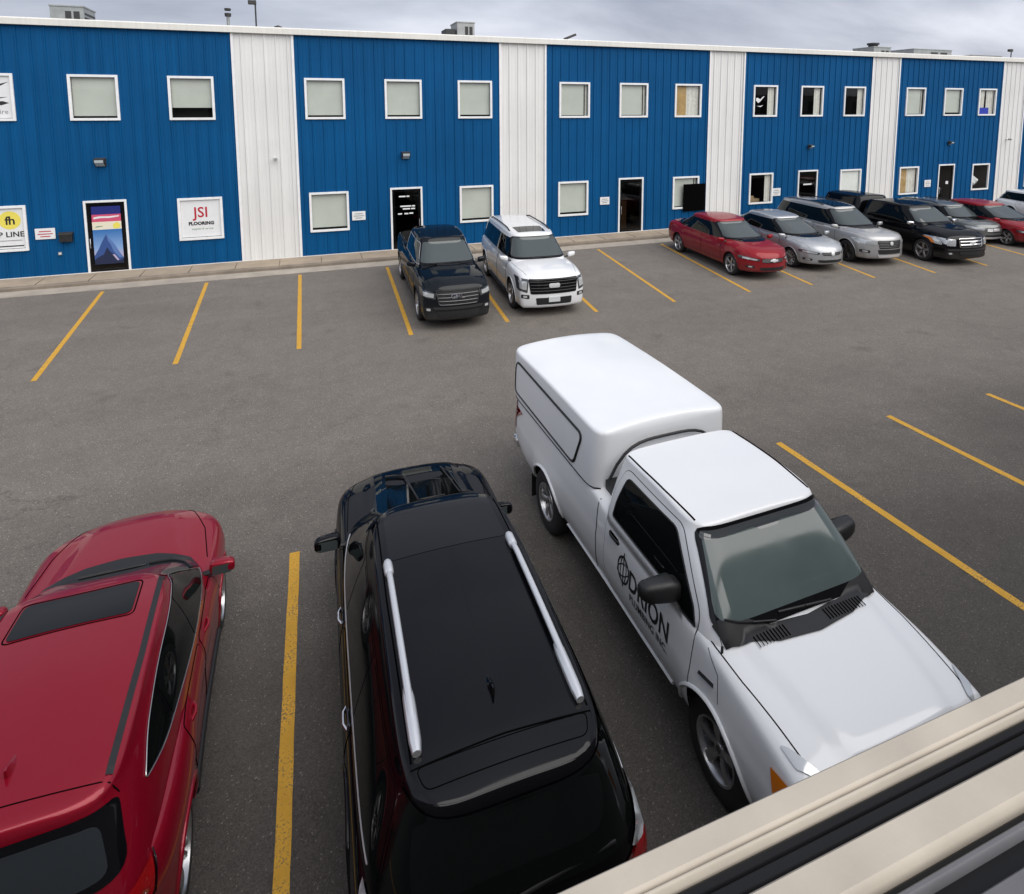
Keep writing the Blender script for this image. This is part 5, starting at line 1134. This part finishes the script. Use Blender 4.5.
# ------------------------------------------------------------------ the cars along the warehouse
PRE = dict(
  sedan=dict(nose=.86, tail=-3.66, wb=2.78, W=.90, zt=[(-3.66, .96), (-3.2, 1.0), (-2.6, .98), (-.5, .93), (0, .90), (.5, .84), (.75, .78), (.86, .71)], zc=[(-3.66, 1.02), (-3.2, 1.06), (-2.4, 1.05), (-.3, 1.01), (.1, .98), (.5, .91), (.75, .84), (.86, .77)],
     gh=dict(xF=(.05, -.98), xR=(-3.42, -2.45), w=(.84, .65), z0=.86, zr=[(-2.6, 1.43), (-1.8, 1.50), (-1.0, 1.45)], nF=4.4, nR=4.6, r=.07, bow=.03, crown=.03), R=.335, belt=.985, topz=1.39, ws=(1.0, 1.42), split=[-1.46], sw=.28, kick=.04),
  liftback=dict(nose=.84, tail=-3.60, wb=2.70, W=.885, zt=[(-3.6, .98), (-3.2, 1.04), (-2.4, 1.0), (-.5, .94), (0, .90), (.5, .84), (.74, .78), (.84, .71)], zc=[(-3.6, 1.04), (-3.2, 1.10), (-2.4, 1.08), (-.3, 1.01), (.1, .98), (.5, .91), (.74, .84), (.84, .77)],
     gh=dict(xF=(.12, -.98), xR=(-3.54, -2.45), w=(.83, .635), z0=.86, zr=[(-2.6, 1.44), (-1.8, 1.51), (-1.0, 1.46)], nF=4.4, nR=4.4, r=.07, bow=.04, crown=.03), R=.325, belt=.985, topz=1.40, ws=(1.0, 1.43), split=[-1.44], sw=.28, kick=.06),
  suv=dict(nose=.86, tail=-3.72, wb=2.80, W=.945, zt=[(-3.72, 1.06), (-3.2, 1.10), (-2.4, 1.08), (-.5, 1.05), (0, 1.04), (.5, 1.0), (.75, .96), (.86, .90)], zc=[(-3.72, 1.1), (-3.2, 1.15), (-2.4, 1.14), (-.3, 1.13), (.1, 1.11), (.5, 1.07), (.75, 1.02), (.86, .97)],
     gh=dict(xF=(.0, -.88), xR=(-3.70, -3.42), w=(.885, .665), z0=.98, zr=[(-3.5, 1.64), (-2.8, 1.71), (-1.8, 1.73), (-.9, 1.67)], nF=4.2, nR=5, r=.07, bow=.03, crown=.03), R=.375, belt=1.12, topz=1.60, ws=(1.13, 1.64), split=[-1.42, -2.52], sw=.24, kick=.04),
  bigsuv=dict(nose=.95, tail=-4.15, wb=3.10, W=1.0, zt=[(-4.15, 1.20), (-3.6, 1.25), (-2.4, 1.22), (-.5, 1.20), (0, 1.19), (.5, 1.15), (.8, 1.10), (.95, 1.03)], zc=[(-4.15, 1.24), (-3.6, 1.3), (-2.4, 1.3), (-.3, 1.28), (.1, 1.26), (.5, 1.22), (.8, 1.16), (.95, 1.10)],
     gh=dict(xF=(-.02, -.80), xR=(-4.14, -3.95), w=(.94, .735), z0=1.14, zr=[(-4, 1.85), (-3.2, 1.91), (-1.8, 1.93), (-.8, 1.88)], nF=5, nR=7, r=.07, bow=.02, crown=.03), R=.42, belt=1.29, topz=1.78, ws=(1.30, 1.83), split=[-1.50, -2.72], sw=.15, kick=.0),
  pickup=dict(nose=1.0, tail=-4.75, wb=3.68, W=1.0, zt=[(-4.75, 1.32), (-2.95, 1.32), (-2.6, 1.26), (-.5, 1.22), (0, 1.19), (.5, 1.14), (.85, 1.07), (1.0, 1.0)], zc=[(-4.75, 1.33), (-2.95, 1.33), (-2.6, 1.34), (-.3, 1.31), (.1, 1.28), (.5, 1.23), (.85, 1.15), (1.0, 1.08)],
     gh=dict(xF=(.0, -.82), xR=(-2.82, -2.66), w=(.93, .72), z0=1.16, zr=[(-2.7, 1.86), (-1.8, 1.92), (-.8, 1.87)], nF=4.6, nR=8, r=.07, bow=.025, crown=.03), R=.41, belt=1.31, topz=1.77, ws=(1.32, 1.82), split=[-1.50], sw=.17, kick=.0, truck=True))

def far_car(name, kind, paint, label, cat, loc, head, k, f, res=.6):
    Pq = PRE[kind]; kx, ky, kz = k; X = lambda x: x * kx; Y = lambda y: y * ky; Z = lambda z: z * kz
    W = Y(Pq['W']); g0 = Pq['gh']
    S = dict(nose=X(Pq['nose']), tail=X(Pq['tail']), axles=(0, -X(Pq['wb'])), Ra=Z(Pq['R']) * 1.15, Rz=Z(Pq['R']), lipz=Z(.32), lipr=.014,
        w=[(X(Pq['tail']), W * .90), (X(Pq['tail'] + .5), W * .98), (X(-1.4), W), (0, W * .99), (X(Pq['nose'] - .4), W * .96), (X(Pq['nose']), W * (.93 if kind in ('pickup', 'bigsuv') else .84))],
        zt=[(X(a), Z(b)) for a, b in Pq['zt']], zc=[(X(a), Z(b)) for a, b in Pq['zc']], zb=[(X(Pq['tail']), Z(.38)), (X(-3), Z(.26)), (X(.3), Z(.24)), (X(Pq['nose']), Z(.26))],
        prof=[(0, .93), (.12, .97), (.35, .99), (.55, 1.), (.75, .985), (.9, .965), (1, .925)], p=3.4, rc=.06, swF=Pq['sw'] * kx, swR=.16, rF=.09, rR=.10, leanF=.06, bulge=(X(-.3), X(Pq['nose'] - .1), Y(.62), Y(.48), .025),
        flare=[(0, .02, Z(Pq['R'] * 1.9)), (-X(Pq['wb']), .025, Z(Pq['R'] * 1.9))], kick=Pq['kick'],
        gh=dict(g0, xF=tuple(map(X, g0['xF'])), xR=tuple(map(X, g0['xR'])), w=tuple(map(Y, g0['w'])), z0=Z(g0['z0']), zr=[(X(a), Z(b)) for a, b in g0['zr']]))
    if Pq.get('truck'): S['truck'] = True
    if f.get('bed'): S['bed'] = (X(-4.62), X(-2.98), Y(.80), Z(.85))
    if f.get('canopy'):
        S['extra_gh'] = [dict(xF=(X(-2.84), X(-2.90)), xR=(X(-4.72), X(-4.66)), w=(Y(.93), Y(.78)), z0=Z(1.28), zr=[(X(-4.6), Z(1.90)), (X(-3), Z(1.93))], nF=8, nR=8, r=.1, crown=.05)]; S['extra_names'] = ['canopy']; S['extra_mats'] = [M[f['canopy']]]
    c = Car(name, S, M[paint], label, cat, 'vehicles parked along the warehouse', loc, head, res=res)
    c.wheels(Z(Pq['R']), .24, Z(Pq['R']) * f.get('rim', .66), f.get('style', 'twin'), f.get('alloy', 'alu'), y=W - .14)
    c.glass([X(q) for q in Pq['split']], tint='tint', trim=M[f['trim']] if f.get('trim') else None, belt=Z(Pq['belt']), topz=Z(Pq['topz']), fm=.24 * kx, rm=.22 * kx)
    z0, z1 = Z(Pq['ws'][0]), Z(Pq['ws'][1]); a, b = c.ghw(z0) - .05, c.ghw(z1) - .07
    w_ = c.patch('windscreen', 'F', rpoly([(-a, z0), (a, z0), (b, z1), (-b, z1)], [.06, .06, .1, .1]), M['blackgloss'], .010, h=.04)
    c.patch('glass', 'F', rpoly([(-a + .04, z0 + .05), (a - .04, z0 + .05), (b - .035, z1 - .03), (-b + .035, z1 - .03)], .07), M[f.get('screen', 'screen')], .016, w_, h=.04)
    rz0 = Z(Pq['belt'] + .02); a, b = c.ghw(rz0) - .08, c.ghw(z1) - .1
    c.patch('rear_window', 'B', rpoly([(-a, rz0), (a, rz0), (b, z1 - .02), (-b, z1 - .02)], .08), M['tint'], .004, h=.08)
    if f.get('sunroof'): x0, x1 = f['sunroof']; c.patch('sunroof', 'T', rpoly([(X(x0), -Y(.44)), (X(x0), Y(.44)), (X(x1), Y(.46)), (X(x1), -Y(.46))], .06), M['tint'], .005)
    xm = g0['xF'][0] - .42
    c.mirror(X(xm), Y(Pq['W'] + .06), Z(Pq['belt'] + .03), M[f.get('mirror', paint)], (.10, .125, .08))
    # doors: gaps and handles
    zl, zh = Z(.40), Z(Pq['belt'] - .03); xs = [-.42] + [q for q in Pq['split'][:1]]
    x2 = -Pq['wb'] + Pq['R'] * 1.15 + .02
    D = c.doors([[(X(-.44), zl), (X(Pq['split'][0] + .03), zl), (X(Pq['split'][0] + .01), zh), (X(-.50), zh)], [(X(Pq['split'][0] - .01), zl), (X(x2 + .10), zl), (X(x2 - .22), Z(.8)), (X(x2 - .26), zh), (X(Pq['split'][0] - .02), zh)]])
    hz = Z(Pq['belt'] - .13)
    c.handle(X(Pq['split'][0] + .22), hz, M[f.get('handle', paint)], D[0], ln=.09); c.handle(X(x2 - .06), hz + .01, M[f.get('handle', paint)], D[1], ln=.09)
    nose = Pq['nose']; zh0 = pch(S['zc'])(S['nose']); zf0 = pch(S['zt'])(S['nose'])
    mb = MB()
    for sg in (1, -1): c.line(mb, 'T', [(X(-.30), sg * W * .86), (X(.2), sg * W * .83), (X(nose - .26), sg * W * .72)], .005, -.001)
    mb.islands('panel_seam', M['seam'], c.root)
    # face
    FZ = lambda q: Z(.24) + (float(zh0) - Z(.24)) * q
    def fp(nm, pts, m, off=.008, par=None, r=.03): return c.patch(nm, 'F', rpoly([(W * a, FZ(b)) for a, b in pts], r), M[m], off, par, h=.06)
    for sg in (1, -1):
        h_ = fp('headlight', [(sg * q[0], q[1]) for q in f['head']], f.get('headmat', 'lensdark'), .010, None, .03)
        i_ = [(sg * (q[0] * .72 + .18 * (f['head'][0][0] + f['head'][1][0] - .0) * .78), q[1] * .62 + .38 * (f['head'][0][1] + f['head'][2][1]) / 2) for q in f['head']]
        fp('lamp_lens', i_, 'lens', .018, h_, .02)
        if f.get('amber'): fp('turn_signal', [(sg * .972, f['head'][0][1] - .02), (sg * .987, f['head'][0][1] - .02), (sg * .987, f['head'][2][1] + .02), (sg * .972, f['head'][2][1] + .02)], 'amber', .02, h_, .01)
        if f.get('fog'): 
            q = f['fog']; o = fp('fog_lamp_recess', [(sg * (q[0] - .11), q[1] - .07), (sg * (q[0] + .10), q[1] - .05), (sg * (q[0] + .10), q[1] + .07), (sg * (q[0] - .11), q[1] + .06)], 'black', .008, None, .03)
            fp('fog_lamp', [(sg * (q[0] - .05), q[1] - .035), (sg * (q[0] + .05), q[1] - .03), (sg * (q[0] + .05), q[1] + .04), (sg * (q[0] - .05), q[1] + .035)], 'lens', .016, o, .02)
        c.patch('taillight', 'B', rpoly([(sg * W * .62, Z(.78)), (sg * W * .92, Z(.78)), (sg * W * .92, Z(.98)), (sg * W * .66, Z(.96))], .03), M['redlens'], .01, h=.08)
    gr = fp('grille', f['grille'], f.get('grillemat', 'black'), .010, None, f.get('gr', .05))
    mb = MB(); gp = rpoly([(W * a, FZ(b)) for a, b in f['grille']], f.get('gr', .05))
    if f.get('frame'): c.line(mb, 'F', gp, .020, .016, True)
    ga = max(q[0] for q in f['grille']); zlo, zhi = min(q[1] for q in f['grille']), max(q[1] for q in f['grille'])
    for j in range(f.get('bars', 2)):
        z = zlo + (zhi - zlo) * (j + 1) / (f.get('bars', 2) + 1); c.line(mb, 'F', [(-W * ga * .93, FZ(z)), (W * ga * .93, FZ(z))], f.get('barw', .012), .014)
    mb.build('grille_bars', M[f.get('barmat', 'darkalloy')], gr, 60)
    zb_ = f.get('badge_z', (zlo + zhi) / 2)
    if f.get('badge') == 'text': c.text('badge', 'F', 'GMC', .17, (-.21, FZ(zb_) - .06), M['chrome'], ux=(1, 0), parent=gr, off=.04, bold=.006, align='LEFT')
    elif f.get('badge') == 'oval': c.patch('badge', 'F', rpoly([(-.16, FZ(zb_) - .06), (.16, FZ(zb_) - .06), (.16, FZ(zb_) + .06), (-.16, FZ(zb_) + .06)], .08), M['satin'], .036, gr, h=.05)
    elif f.get('badge') == 'cross':
        p_ = FZ(zb_); c.patch('badge', 'F', [(-.16, p_ - .03), (-.05, p_ - .03), (-.05, p_ - .055), (.07, p_ - .055), (.07, p_ - .03), (.16, p_ - .03), (.13, p_ + .03), (.05, p_ + .03), (.05, p_ + .055), (-.07, p_ + .055), (-.07, p_ + .03), (-.13, p_ + .03)], M['satin'], .036, gr, h=.05)
    elif f.get('badge') == 'round': c.patch('badge', 'F', rpoly([(-.07, FZ(zb_) - .065), (.07, FZ(zb_) - .065), (.07, FZ(zb_) + .065), (-.07, FZ(zb_) + .065)], .065), M['satin'], .036, gr, h=.04)
    if f.get('intake'): fp('lower_intake', f['intake'], 'black', .008, None, .04)
    if f.get('skid'): fp('skid_plate', f['skid'], f.get('skidmat', 'satin'), .014, None, .03)
    if f.get('plate'): z = FZ(f['plate']); q = c.hit('F', 0, z)[0]; m = MB(); m.box(q.x - .02, q.x + .025, -.17, .17, z - .075, z + .075, .004); m.build('licence_plate', M['plate'], c.root)
    if f.get('rails'):
        for sg in (1, -1):
            y = sg * (Y(g0['w'][1]) - .10); xs = np.linspace(X(g0['xF'][1] - .45), X(g0['xR'][1] + .4), 10); m = MB(); m.tube([(float(x), y, c.hit('T', float(x), y)[0].z + (.045 if 0 < i < 9 else .0)) for i, x in enumerate(xs)], .022, 6); m.build('roof_rail', M[f['rails']], c.root, 60)
    if f.get('clad'):
        for sd in 'LR':
            m = MB(); P_ = c.path(sd, [(X(x2 + .15), Z(.33)), (X(-.5), Z(.33))], .01, .2); m.tube([p for p, n in P_], .05, 8); m.build('side_step', M['black'], c.root, 60)
    c.wipers([((.36 * ky, z0 + .02), (-.28 * ky, z0 + .03)), ((-.34 * ky, z0 + .02), (-.80 * ky, z0 + .04))])
    return c

def far_cars():
    slim = [(.46, .78), (.97, .90), (.97, .74), (.50, .66)]
    box = [(.62, .88), (.98, .92), (.98, .62), (.64, .60)]
    far_car('parked_pickup', 'pickup', 'p_navy', 'blue-black pickup with open bed and chrome-framed grille, at the black lettered door', 'pickup truck', (3.80, 17.42, 0), R(-92.3), (1.24, .98, 1.11),
        dict(bed=1, head=[(.60, .84), (.96, .92), (.96, .72), (.62, .66)], grille=[(-.60, .90), (.60, .90), (.52, .50), (-.52, .50)], frame=1, barmat='darkalloy', bars=3, barw=.014, badge='text', badge_z=.74, intake=[(-.60, .30), (.60, .30), (.5, .12), (-.5, .12)], fog=(.80, .36), trim='satin', style='six', skid=[(-.7, .44), (.7, .44), (.66, .36), (-.66, .36)], skidmat='darkalloy'), .75)
    far_car('parked_suv', 'bigsuv', 'p_gloss_white', 'large white SUV with a sunroof and black grille, beside the blue-black pickup with open bed', 'SUV', (6.66, 17.50, 0), R(-94.5), (1.24, 1.03, 1.055),
        dict(head=[(.70, .94), (.955, .96), (.955, .58), (.74, .52)], headmat='lensdark', grille=[(-.71, .95), (.71, .95), (.66, .48), (-.66, .48)], grillemat='blackgloss', bars=4, barmat='black', barw=.012, badge='oval', badge_z=.74, intake=[(-.52, .36), (.52, .36), (.5, .14), (-.5, .14)], fog=(.80, .40), plate=.30, sunroof=(-1.02, -1.62), style='six', rails='black', clad=1, mirror='p_gloss_white'), .75)
    far_car('parked_sedan', 'sedan', 'p_red2', 'bright red sedan parked below the plain black panel', 'sedan', (15.15, 18.35, 0), R(-94.0), (1.36, 1.10, 1.18),
        dict(head=slim, grille=[(-.44, .80), (.44, .80), (.38, .58), (-.38, .58)], bars=3, barw=.008, badge='cross', badge_z=.70, intake=[(-.5, .32), (.5, .32), (.44, .16), (-.44, .16)], fog=(.74, .34), style='five', rim=.70))
    far_car('parked_liftback', 'liftback', 'p_silver', 'silver five-door liftback between the bright red sedan and a taller silver SUV', 'liftback', (17.95, 18.50, 0), R(-94.5), (1.36, 1.08, 1.12),
        dict(head=slim, grille=[(-.42, .80), (.42, .80), (.38, .62), (-.38, .62)], bars=2, badge='round', badge_z=.72, barmat='darkalloy', barw=.009, intake=[(-.55, .34), (.55, .34), (.5, .18), (-.5, .18)], fog=(.80, .34), style='ten', rim=.72))
    far_car('parked_suv', 'suv', 'p_grey2', 'silver SUV with dark glass roof panel between the liftback and a black pickup', 'SUV', (20.72, 18.45, 0), R(-95.0), (1.36, 1.10, 1.13),
        dict(head=[(.50, .84), (.97, .92), (.97, .72), (.54, .66)], headmat='lens', grille=[(-.50, .86), (.50, .86), (.44, .50), (-.44, .50)], frame=0, bars=4, barw=.009, barmat='darkalloy', badge='round', badge_z=.74, intake=[(-.50, .46), (.50, .46), (.46, .26), (-.46, .26)], skid=[(-.5, .22), (.5, .22), (.44, .10), (-.44, .10)], fog=(.82, .36), sunroof=(-1.0, -2.2), style='twin', alloy='darkalloy', rails='black', rim=.70))
    far_car('parked_pickup', 'pickup', 'p_black', 'black pickup with black canopy, chrome mirrors and amber-cornered headlights', 'pickup truck', (23.62, 17.50, 0), R(-95.0), (1.25, 1.04, 1.05),
        dict(canopy='p_black', head=box, headmat='lens', amber=1, grille=[(-.52, .92), (.52, .92), (.48, .54), (-.48, .54)], frame=1, barmat='chrome', bars=2, barw=.020, badge='cross', badge_z=.73, intake=[(-.5, .36), (.5, .36), (.46, .2), (-.46, .2)], skid=[(-.9, .48), (.9, .48), (.86, .40), (-.86, .40)], skidmat='darkalloy', fog=(.80, .28), style='five', mirror='chrome', trim=None, rim=.70))
    far_car('parked_suv', 'suv', 'p_grey', 'dark grey SUV half hidden behind the black pickup with canopy', 'SUV', (28.35, 19.5, 0), R(-96.0), (1.14, 1.04, .87),
        dict(head=[(.50, .84), (.97, .92), (.97, .72), (.54, .66)], headmat='lens', grille=[(-.46, .84), (.46, .84), (.40, .54), (-.40, .54)], bars=3, barmat='satin', barw=.010, badge='oval', badge_z=.70, intake=[(-.5, .36), (.5, .36), (.46, .2), (-.46, .2)], skid=[(-.6, .22), (.6, .22), (.5, .10), (-.5, .10)], fog=(.80, .36), rails='black'))
    far_car('parked_hatchback', 'liftback', 'p_red2', 'bright red hatchback with silver wheels near the right edge of the row', 'hatchback', (29.55, 18.2, 0), R(-97.0), (1.40, 1.14, 1.06),
        dict(head=slim, grille=[(-.42, .80), (.42, .80), (.38, .60), (-.38, .60)], bars=2, badge='round', badge_z=.70, intake=[(-.5, .34), (.5, .34), (.44, .16), (-.44, .16)], fog=(.76, .34), style='five', rim=.74))
    far_car('parked_suv', 'suv', 'p_gloss_white', 'white SUV cut off by the right edge, behind the bright red hatchback', 'SUV', (36.6, 19.2, 0), R(-97.0), (1.32, 1.12, .86),
        dict(head=slim, grille=[(-.46, .84), (.46, .84), (.40, .54), (-.40, .54)], bars=3, badge='round', badge_z=.70, intake=[(-.5, .36), (.5, .36), (.46, .2), (-.46, .2)], fog=(.80, .36), sunroof=(-1.0, -1.7)))
# ------------------------------------------------------------------ sky, sun, camera
def world():
    w = bpy.data.worlds.new('World'); sc.world = w; w.use_nodes = True; nt = w.node_tree; N = nt.nodes.new; Lk = nt.links.new
    bg = nt.nodes['Background']
    sky = N('ShaderNodeTexSky'); sky.sky_type = 'NISHITA'; sky.sun_disc = False; sky.sun_elevation = R(46); sky.sun_rotation = R(SUN_AZ); sky.air_density = 1; sky.dust_density = 4; sky.altitude = 300
    # overcast: a cloud sheet in front of the blue
    tc = N('ShaderNodeTexCoord'); sx = N('ShaderNodeSeparateXYZ'); Lk(tc.outputs['Generated'], sx.inputs[0])
    zz = N('ShaderNodeMath'); zz.operation = 'MAXIMUM'; zz.inputs[1].default_value = .0; Lk(sx.outputs['Z'], zz.inputs[0])
    za = N('ShaderNodeMath'); za.operation = 'ADD'; za.inputs[1].default_value = .30; Lk(zz.outputs[0], za.inputs[0])
    dv = N('ShaderNodeVectorMath'); dv.operation = 'DIVIDE'; cb = N('ShaderNodeCombineXYZ')
    for i in range(3): Lk(za.outputs[0], cb.inputs[i])
    Lk(tc.outputs['Generated'], dv.inputs[0]); Lk(cb.outputs[0], dv.inputs[1])
    mp = N('ShaderNodeMapping'); mp.inputs['Scale'].default_value = (.8, 1.5, .6); mp.inputs['Location'].default_value = (3.1, .7, 0); Lk(dv.outputs['Vector'], mp.inputs['Vector'])
    n = N('ShaderNodeTexNoise'); n.inputs['Scale'].default_value = 1.; n.inputs['Detail'].default_value = 7; n.inputs['Roughness'].default_value = .52; n.inputs['Distortion'].default_value = .35; Lk(mp.outputs['Vector'], n.inputs['Vector'])
    ramp = N('ShaderNodeValToRGB'); e = ramp.color_ramp.elements; e[0].position = .28; e[0].position = .34; e[0].color = (2.7, 2.9, 3.55, 1); e[1].position = .66; e[1].color = (6.1, 6.3, 7.0, 1)
    Lk(n.outputs['Fac'], ramp.inputs['Fac'])
    mx = N('ShaderNodeMix'); mx.data_type = 'RGBA'; mx.inputs[0].default_value = .90; Lk(sky.outputs['Color'], mx.inputs[6]); Lk(ramp.outputs['Color'], mx.inputs[7])
    Lk(mx.outputs[2], bg.inputs['Color']); bg.inputs['Strength'].default_value = .066
SUN_AZ = 155
def sun():
    l = bpy.data.lights.new('sun', 'SUN'); l.energy = 1.5; l.angle = R(75); l.color = (1, .965, .91)
    o = bpy.data.objects.new('sun', l); COL.objects.link(o)
    el, az = R(46), R(SUN_AZ); d = Vector((math.sin(az) * math.cos(el), math.cos(az) * math.cos(el), math.sin(el)))
    o.rotation_euler = d.to_track_quat('Z', 'Y').to_euler(); o.location = (20, 5, 30)
def camera():
    c = bpy.data.cameras.new('camera'); o = bpy.data.objects.new('camera', c); COL.objects.link(o); sc.camera = o
    yaw, pitch, roll = .356583856, .115068214, .000480615
    f = Vector((math.sin(yaw) * math.cos(pitch), math.cos(yaw) * math.cos(pitch), -math.sin(pitch))); r = Vector((math.cos(yaw), -math.sin(yaw), 0)); u = r.cross(f)
    mt = Matrix((r, u, -f)).transposed(); o.matrix_world = Matrix.Translation((0, 0, 5.93599)) @ mt.to_4x4()
    c.sensor_fit = 'HORIZONTAL'; c.sensor_width = 36; c.lens = 36 * 632.9057 / 1024
    c.shift_x = (512 - 538.5337) / 1024; c.shift_y = (181.6134 - 447) / 1024; c.clip_start = .05; c.clip_end = 2000
    vs = sc.view_settings; sc.display_settings.display_device = 'sRGB'; vs.view_transform = 'Standard'; vs.look = 'None'; vs.exposure = EXPO; vs.gamma = 1; vs.use_curve_mapping = False
EXPO = 1.12
truck(); suv_black(); suv_red(); far_cars()
world(); sun(); camera()
